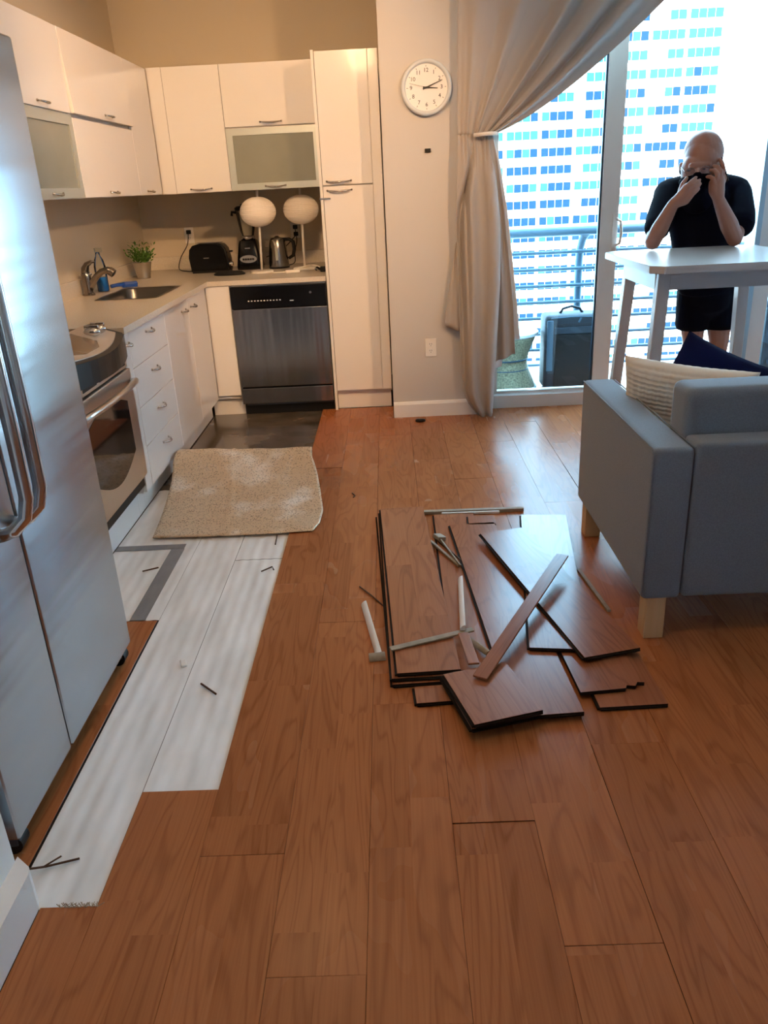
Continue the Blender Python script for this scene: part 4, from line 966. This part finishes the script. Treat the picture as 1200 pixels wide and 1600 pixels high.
for sx_ in (-1, 1):
    for sy_ in (-1, 1):
        bm = BM(); vv = box(bm, -.03, .03, -.03, .03, 0, 1)
        cx0, cy0 = 1.596+sx_*.300, 4.1375+sy_*.262
        for v in bm.verts:
            z = v.co.z; w = 1.0 if z > .5 else .82; ox = 0 if z > .5 else sx_*.05; oy = 0 if z > .5 else sy_*.06
            v.co.x = cx0 + v.co.x*w + ox; v.co.y = cy0 + v.co.y*w + oy; v.co.z = .0012 if z < .5 else TZ-.036
        bmesh.ops.bevel(bm, geom=list(bm.edges), offset=.003, segments=1, affect='EDGES'); obj('leg', bm, 'table_white', t)
# ---------------------------------------------------------------- balcony
struct('balcony_floor', 'balcony', -.4, 5.2, 5.452, 6.80, -.26, -.02)
t = thing('balcony_railing', 'pale blue-grey steel balcony railing with horizontal bars', 'railing', (2.0, 6.6, -.02))
RYL = 6.60
bm = BM(); tube(bm, [(-.3,RYL,1.040),(5.1,RYL,1.040)], .036, 12); obj('top_rail', bm, 'railing', t, smooth=True)
for i in range(8):
    z = .885-.1285*i; bm = BM(); tube(bm, [(-.3,RYL,z),(5.1,RYL,z)], .014, 8); obj('bar', bm, 'railing', t, smooth=True)
for x in (-.25, 1.535, 3.33, 5.0):
    bm = BM(); tube(bm, [(x,RYL+.05,-.02),(x,RYL+.05,.80),(x+.004,RYL+.047,.90),(x+.02,RYL+.035,.98),(x+.05,RYL+.01,1.03)], .032, 12); obj('post', bm, 'railing', t, smooth=True)
# rattan stool
sx_, sy_ = .850, 5.92
t = thing('rattan_stool', 'hourglass rattan stool with white top out on the balcony', 'stool', (sx_, sy_, -.02))
bm = BM(); prof = [(.225,0),(.222,.01),(.20,.07),(.175,.13),(.160,.18),(.158,.21),(.172,.27),(.20,.34),(.222,.395)]
lathe(bm, (sx_, sy_, -.02), prof, 40); obj('body', bm, 'rattan', t, smooth=True)
bm = BM(); lathe(bm, (sx_, sy_, .375), [(.225,0),(.236,.008),(.236,.026),(.225,.034)], 40); obj('top', bm, 'stool_top', t)
for z, r in ((.012,.226),(.150,.164),(.225,.164)):
    bm = BM(); tube(bm, [(sx_+r*math.cos(2*math.pi*i/36), sy_+r*math.sin(2*math.pi*i/36), z-.02) for i in range(36)], .007, 6, closed=True); obj('band', bm, 'railing', t, smooth=True)
# suitcase
t = thing('suitcase', 'dark soft suitcase standing on the balcony behind the glass', 'suitcase', (1.30, 5.78, -.02))
bm = BM(); box(bm, 1.100, 1.50, 5.70, 5.93, -.006, .535, bev=.045, seg=4); sb = shade_auto(obj('body', bm, 'suitcase', t, smooth=True), 50)
bm = BM(); box(bm, 1.165, 1.49, 5.685, 5.703, .02, .40, bev=.008); obj('front_pocket', bm, 'black_matte', t)
bm = BM(); box(bm, 1.165, 1.49, 5.690, 5.703, .405, .45, bev=.004); obj('front_band', bm, 'suitcase_panel', t)
bm = BM(); box(bm, 1.112, 1.155, 5.690, 5.703, .14, .50, bev=.004); obj('side_band', bm, 'railing', t)
bm = BM(); tube(bm, [(1.22,5.80,.533),(1.24,5.80,.565),(1.30,5.80,.580),(1.36,5.80,.565),(1.38,5.80,.533)], .010, 8); obj('handle', bm, 'suitcase', t, smooth=True)
bm = BM(); tube(bm, [(1.14,5.70,.515),(1.30,5.697,.522),(1.48,5.70,.515)], .004, 6); zp = obj('zipper', bm, 'railing', t)
bm = BM(); box(bm, 1.335, 1.347, 5.688, 5.694, .480, .515, rot=(0,.5,0)); obj('zip_pull', bm, 'railing', zp)
for x in (1.13, 1.46):
    bm = BM(); tube(bm, [(x-.012,5.80,.0),(x+.012,5.80,.0)], .0195, 12); obj('wheel', bm, 'black_matte', t)
# dark storage box beyond the right pane
t = thing('storage_box', 'dark lidded box on the balcony behind the right-hand pane', 'box', (3.0, 5.95, -.02))
bm = BM(); box(bm, 2.66, 3.35, 5.70, 6.15, -.0195, .52, bev=.015); obj('body', bm, 'suitcase', t)
bm = BM(); box(bm, 2.65, 3.36, 5.69, 6.16, .521, .575, bev=.012); obj('lid', bm, 'suitcase_panel', t)
for z in (.12, .25, .38): simple('rib', 'suitcase_panel', t, 2.70, 3.31, 5.690, 5.6995, z, z+.03)

# ---------------------------------------------------------------- tower across the street
struct('ground', 'ground', -400, 700, 60, 900, -46, -45)
K = 1.7; FY = 170.0
def fz(z): return 1.45 + (z-1.45)*K
t = thing('office_tower', 'sun-bleached white office tower with rows of small blue windows', 'building', (28, FY+20, -45))
simple('wall', 'facade', t, -8*K, 38.3*K, FY, FY+34, -45, fz(27.0))
wm = {}
def win_mesh(mn):
    if mn not in wm:
        bm = BM(); box(bm, -.415*K, .415*K, -.15, .1, -.45*K, .45*K); me = bpy.data.meshes.new('window'); bm.to_mesh(me); bm.free(); me.materials.append(MATS[mn]); wm[mn] = me
    return wm[mn]
wins = []
rw = random.Random(3)
for r in range(-15, 11):
    z = 5.83 + 1.86*r
    pale_row = rw.random() < .3
    for k in range(-4, 6):
        x0 = 14.15 + 3.97*k
        for c in range(4):
            if k == 4 and r % 2 == 0 and c < 2: continue
            if k == 2 and r >= -4 and c < 1 and rw.random() < .7: continue
            if k == 1 and r > 0 and c == 0 and rw.random() < .6: continue
            x = x0 + .44 + .90*c
            pale = rw.random() < (.92 if r >= 3 else .5 if r >= 1 else .04 + (.55 if k == 3 else .35 if k == 2 and r > -6 else .4 if k == 0 and r >= -2 else 0) + (.25 if pale_row else 0))
            near = abs(x-25) + abs(z-2)*1.0
            wins.append((0 if k >= 0 and r >= -9 and r <= 6 else 1, near, x, z, 'tower_glass_pale' if pale else 'tower_glass'))
wins.sort()
for i, (a, n_, x, z, mn) in enumerate(wins[:300]):
    o = bpy.data.objects.new('window', win_mesh(mn)); _add(o, t); o.location = Vector((x*K, FY, fz(z))) - WL[t]
rest = wins[300:]
for mn, nm in (('tower_glass', 'window_rest'), ('tower_glass_pale', 'window_rest')):
    bm = BM()
    for a, n_, x, z, m_ in rest:
        if m_ == mn: box(bm, (x-.415)*K, (x+.415)*K, FY-.15, FY+.1, fz(z)-.45*K, fz(z)+.45*K)
    o = obj(nm, bm, mn, t); o['kind'] = 'stuff'
for i, (x, y) in enumerate(((95, 200), (102, 205))):
    tr = thing('street_tree', ('small tree far below beyond the railing, nearer the tower', 'small tree far below beyond the railing, farther right')[i], 'tree', (x, y, -45))
    bm = BM(); tube(bm, [(x,y,-45),(x,y,-39)], [.4,.25], 8); obj('trunk', bm, 'twig', tr)
    bm = BM(); ellip(bm, (x,y,-36), (2.6,2.6,4.0)); obj('crown', bm, 'tree', tr, smooth=True)

# ---------------------------------------------------------------- person leaning on the bar table
def cap(bm, p, q, r0, r1, n=14):
    """tapered limb segment with round ends"""
    p, q = Vector(p), Vector(q); d = q-p; L_ = d.length; m = frame_to(d); rings = []
    seq = [(-r0*math.cos(a), r0*math.sin(a)) for a in (R(12), R(35), R(62))] + [(0, r0), (L_*.33, lerp(r0,r1,.33)), (L_*.66, lerp(r0,r1,.66)), (L_, r1)] + [(L_+r1*math.cos(a), r1*math.sin(a)) for a in (R(62), R(35), R(12))]
    for h, rr in seq: rings.append([bm.verts.new(p + m @ Vector((rr*math.cos(2*math.pi*j/n), rr*math.sin(2*math.pi*j/n), h))) for j in range(n)])
    for a, b in zip(rings, rings[1:]):
        for j in range(n): bm.faces.new((a[j], a[(j+1) % n], b[(j+1) % n], b[j]))
    bm.faces.new(rings[0][::-1]); bm.faces.new(rings[-1])
def limb(bm, pts, n=14):
    for (p, r0), (q, r1) in zip(pts, pts[1:]): cap(bm, p, q, r0, r1, n)
def fused(name, bm, m, parent, voxel, smooth=6, fac=.5):
    """one continuous skin over the overlapping volumes"""
    bmesh.ops.recalc_face_normals(bm, faces=bm.faces)
    me = bpy.data.meshes.new(name); bm.to_mesh(me); bm.free(); o = bpy.data.objects.new(name, me); COL.objects.link(o)
    r = o.modifiers.new('r', 'REMESH'); r.mode = 'VOXEL'; r.voxel_size = voxel
    s = o.modifiers.new('s', 'SMOOTH'); s.iterations = smooth; s.factor = fac
    bpy.context.view_layer.update()
    me2 = bpy.data.meshes.new_from_object(o.evaluated_get(bpy.context.evaluated_depsgraph_get())); bpy.data.objects.remove(o)
    base = WL[parent]; me2.transform(Matrix.Translation(-base)); me2.materials.clear(); me2.materials.append(MATS[m])
    for p in me2.polygons: p.use_smooth = True
    o = bpy.data.objects.new(name, me2); _add(o, parent); WL[o] = base.copy(); return o
ps = thing('person', 'person in dark T-shirt and shorts leaning elbows on the bar table, phone at ear', 'person', (1.94, 4.93, 0))
bm = BM()
HC = Vector((1.700, 4.610, 1.520))
ellip(bm, HC, (.096,.116,.116), (R(-22), R(-6), R(12)), 28, 20)                      # cranium
ellip(bm, (1.690,4.585,1.495), (.090,.100,.112), (R(-15), R(-6), R(12)), 28, 20)
ellip(bm, (1.650,4.560,1.425), (.072,.080,.100), (R(-8), R(-10), R(18)), 24, 18)     # face
ellip(bm, (1.640,4.535,1.375), (.050,.055,.050), None, 18, 12)                       # jaw
cap(bm, (1.605,4.503,1.462), (1.690,4.497,1.468), .016, .016)                        # brow
cap(bm, (1.636,4.500,1.450), (1.628,4.468,1.415), .011, .017)                        # nose
ellip(bm, (1.628,4.470,1.412), (.021,.018,.015))
ellip(bm, (1.782,4.625,1.455), (.016,.028,.040), (0,R(10),R(10)))                    # ears
ellip(bm, (1.592,4.610,1.450), (.014,.026,.036), (0,R(-10),R(10)))
limb(bm, [((1.695,4.64,1.42), .062), ((1.765,4.755,1.350), .066), ((1.775,4.79,1.30), .075)])
# trunk and legs (under the clothes)
limb(bm, [((1.77,4.79,1.26), .135), ((1.82,4.84,1.05), .135), ((1.90,4.91,.84), .140)])
limb(bm, [((1.60,4.785,1.315), .072), ((1.775,4.79,1.30), .09), ((1.955,4.785,1.30), .072)])
for sx_, hx, kx_, fx_ in ((-1, 1.845, 1.862, 1.868), (1, 2.005, 2.022, 2.035)):
    limb(bm, [((hx,4.92,.80), .098), ((hx+.004,4.93,.62), .082), ((kx_,4.92,.46), .060), ((kx_,4.945,.34), .060), ((fx_,4.965,.10), .037), ((fx_,4.96,.045), .040)])
    limb(bm, [((fx_,4.97,.042), .040), ((fx_-.01,4.87,.033), .034), ((fx_-.012,4.80,.026), .026)])
# arms: upper arm, forearm
EL, ER = Vector((1.437,4.515,1.095)), Vector((1.877,4.512,1.092))
WLp, WR = Vector((1.500,4.425,1.285)), Vector((1.745,4.455,1.295))
limb(bm, [((1.585,4.77,1.315), .056), ((1.50,4.63,1.18), .050), (EL, .043)]); limb(bm, [(EL, .042), (EL.lerp(WLp,.35), .045), (WLp, .029)])
limb(bm, [((1.965,4.765,1.305), .056), ((1.93,4.62,1.18), .052), (ER, .043)]); limb(bm, [(ER, .042), (ER.lerp(WR,.35), .047), (WR, .030)])
# right hand over the mask (image left): palm and fingers
limb(bm, [(WLp, .028), ((1.534,4.411,1.319), .030), ((1.556,4.404,1.359), .024)]); limb(bm, [(WLp, .026), ((1.552,4.408,1.302), .027), ((1.576,4.400,1.330), .022)])
for a, b, c, d in (((1.549,4.401,1.366),(1.570,4.398,1.386),(1.588,4.404,1.400),(1.602,4.414,1.408)),
                   ((1.560,4.396,1.354),(1.584,4.392,1.372),(1.605,4.398,1.386),(1.620,4.408,1.394)),
                   ((1.570,4.394,1.338),(1.594,4.390,1.354),(1.613,4.396,1.367),(1.624,4.406,1.376)),
                   ((1.574,4.396,1.320),(1.594,4.393,1.334),(1.609,4.398,1.345),(1.618,4.406,1.352))):
    limb(bm, [(a, .0105), (b, .0100), (c, .0092), (d, .0080)], 10)
limb(bm, [((1.529,4.421,1.339), .015), ((1.544,4.436,1.379), .0125), ((1.566,4.448,1.406), .0100)], 10)
# left hand holding the phone (image right)
limb(bm, [(WR, .029), ((1.738,4.452,1.345), .032), ((1.738,4.452,1.388), .028)]); limb(bm, [(WR, .027), ((1.716,4.452,1.338), .028), ((1.708,4.450,1.372), .024)])
for pts in (((1.747,4.450,1.395),(1.755,4.452,1.435),(1.752,4.470,1.468),(1.744,4.490,1.487)),
            ((1.735,4.442,1.398),(1.734,4.436,1.432),(1.722,4.446,1.452),(1.706,4.462,1.458)),
            ((1.721,4.438,1.388),(1.715,4.430,1.418),(1.702,4.438,1.435),(1.688,4.452,1.438)),
            ((1.706,4.438,1.372),(1.696,4.432,1.395),(1.684,4.438,1.407),(1.672,4.448,1.407))):
    limb(bm, [(p, r_) for p, r_ in zip(pts, (.0122,.0116,.0108,.0092))], 10)
limb(bm, [((1.755,4.465,1.36), .016), ((1.778,4.490,1.395), .0135), ((1.784,4.515,1.425), .0105)], 10)
body = fused('body', bm, 'skin', ps, .0042, 4, .5)
# T-shirt
bm = BM()
limb(bm, [((1.775,4.785,1.255), .165), ((1.82,4.835,1.05), .158), ((1.885,4.90,.86), .162), ((1.90,4.915,.80), .162)], 24)
limb(bm, [((1.685,4.78,1.20), .090), ((1.755,4.82,1.0), .092), ((1.83,4.90,.80), .10)], 18)
limb(bm, [((1.90,4.78,1.20), .10), ((1.90,4.82,1.0), .10), ((1.965,4.90,.80), .105)], 18)
limb(bm, [((1.595,4.785,1.318), .088), ((1.70,4.785,1.335), .092), ((1.775,4.785,1.320), .11), ((1.86,4.785,1.33), .095), ((1.960,4.785,1.312), .090)], 18)
limb(bm, [((1.585,4.77,1.318), .078), ((1.505,4.64,1.20), .074), ((1.478,4.585,1.160), .070)], 18)
limb(bm, [((1.965,4.765,1.308), .080), ((1.945,4.64,1.20), .080), ((1.930,4.590,1.160), .078)], 18)
limb(bm, [((1.735,4.72,1.375), .080), ((1.772,4.78,1.330), .092)], 18)
for v in bm.verts:
    if v.co.z < .745: v.co.z = .745
fused('t_shirt', bm, 'shirt_navy', ps, .0075, 8, .5)
# shorts
bm = BM()
limb(bm, [((1.90,4.915,.83), .150), ((1.92,4.92,.74), .155)], 22)
for hx in (1.845, 2.003):
    limb(bm, [((hx,4.92,.82), .105), ((hx+.002,4.922,.68), .104), ((hx+.006,4.925,.57), .103)], 20)
for v in bm.verts:
    if v.co.z < .535: v.co.z = .535
fused('shorts', bm, 'shorts_black', ps, .008, 6, .5)
# mask / collar pulled over the nose
bm = BM()
ellip(bm, (1.648,4.552,1.394), (.080,.090,.036), (R(-8), R(-4), R(15)), 28, 18)
ellip(bm, (1.645,4.545,1.370), (.070,.080,.052), None, 24, 16)
ellip(bm, (1.640,4.520,1.378), (.055,.066,.048), None, 20, 14)
limb(bm, [((1.629,4.472,1.408), .027), ((1.638,4.498,1.36), .048), ((1.66,4.56,1.33), .060), ((1.70,4.64,1.30), .085)])
limb(bm, [((1.700,4.56,1.42), .022), ((1.772,4.615,1.44), .018)]); limb(bm, [((1.60,4.56,1.42), .020), ((1.590,4.60,1.435), .016)])
fused('face_mask', bm, 'mask_navy', ps, .005, 4, .5)
# eyes and glasses
for ex, ey, ez in ((1.590,4.500,1.441), (1.664,4.488,1.446)):
    bm = BM(); ellip(bm, (ex, ey, ez), (.011,.008,.0036)); obj('eye', bm, 'ink', ps, smooth=True)
gl = None
for ex, ey, ez in ((1.590,4.474,1.436), (1.662,4.462,1.441)):
    bm = BM(); tube(bm, [(ex+.027*math.cos(2*math.pi*i/20), ey-.004*math.cos(2*math.pi*i/20), ez+.018*math.sin(2*math.pi*i/20)) for i in range(20)], .0009, 6, closed=True)
    o = obj('glasses_rim', bm, 'handle_metal', ps, smooth=True)
    bm = BM(); lathe(bm, (0,0,0), [(.026,0),(.026,.0008)], 18, sy=.68); bmesh.ops.rotate(bm, cent=(0,0,0), matrix=Matrix.Rotation(R(90),3,'X'), verts=bm.verts); bmesh.ops.translate(bm, vec=(ex,ey,ez), verts=bm.verts); obj('lens', bm, 'spec_lens', o)
for p, q in (((1.564,4.476,1.436),(1.582,4.600,1.462)), ((1.688,4.462,1.442),(1.790,4.600,1.468))):
    bm = BM(); tube(bm, [p, q], .0018, 6); obj('glasses_temple', bm, 'phone_black', ps)
simple('shirt_mark', 'handle_metal', ps, 1.690, 1.702, 4.600, 4.606, 1.275, 1.281)
bm = BM(); box(bm, -.0045, .0045, -.034, .034, -.066, .066, bev=.004, seg=3); bmesh.ops.rotate(bm, cent=(0,0,0), matrix=Euler((R(-26), R(-4), R(24))).to_matrix(), verts=bm.verts); bmesh.ops.translate(bm, vec=(1.770,4.528,1.428), verts=bm.verts)
tag(obj('phone', bm, 'phone_black', None, loc=(1.770,4.528,1.428)), 'black mobile phone held to the ear of the person', 'phone')
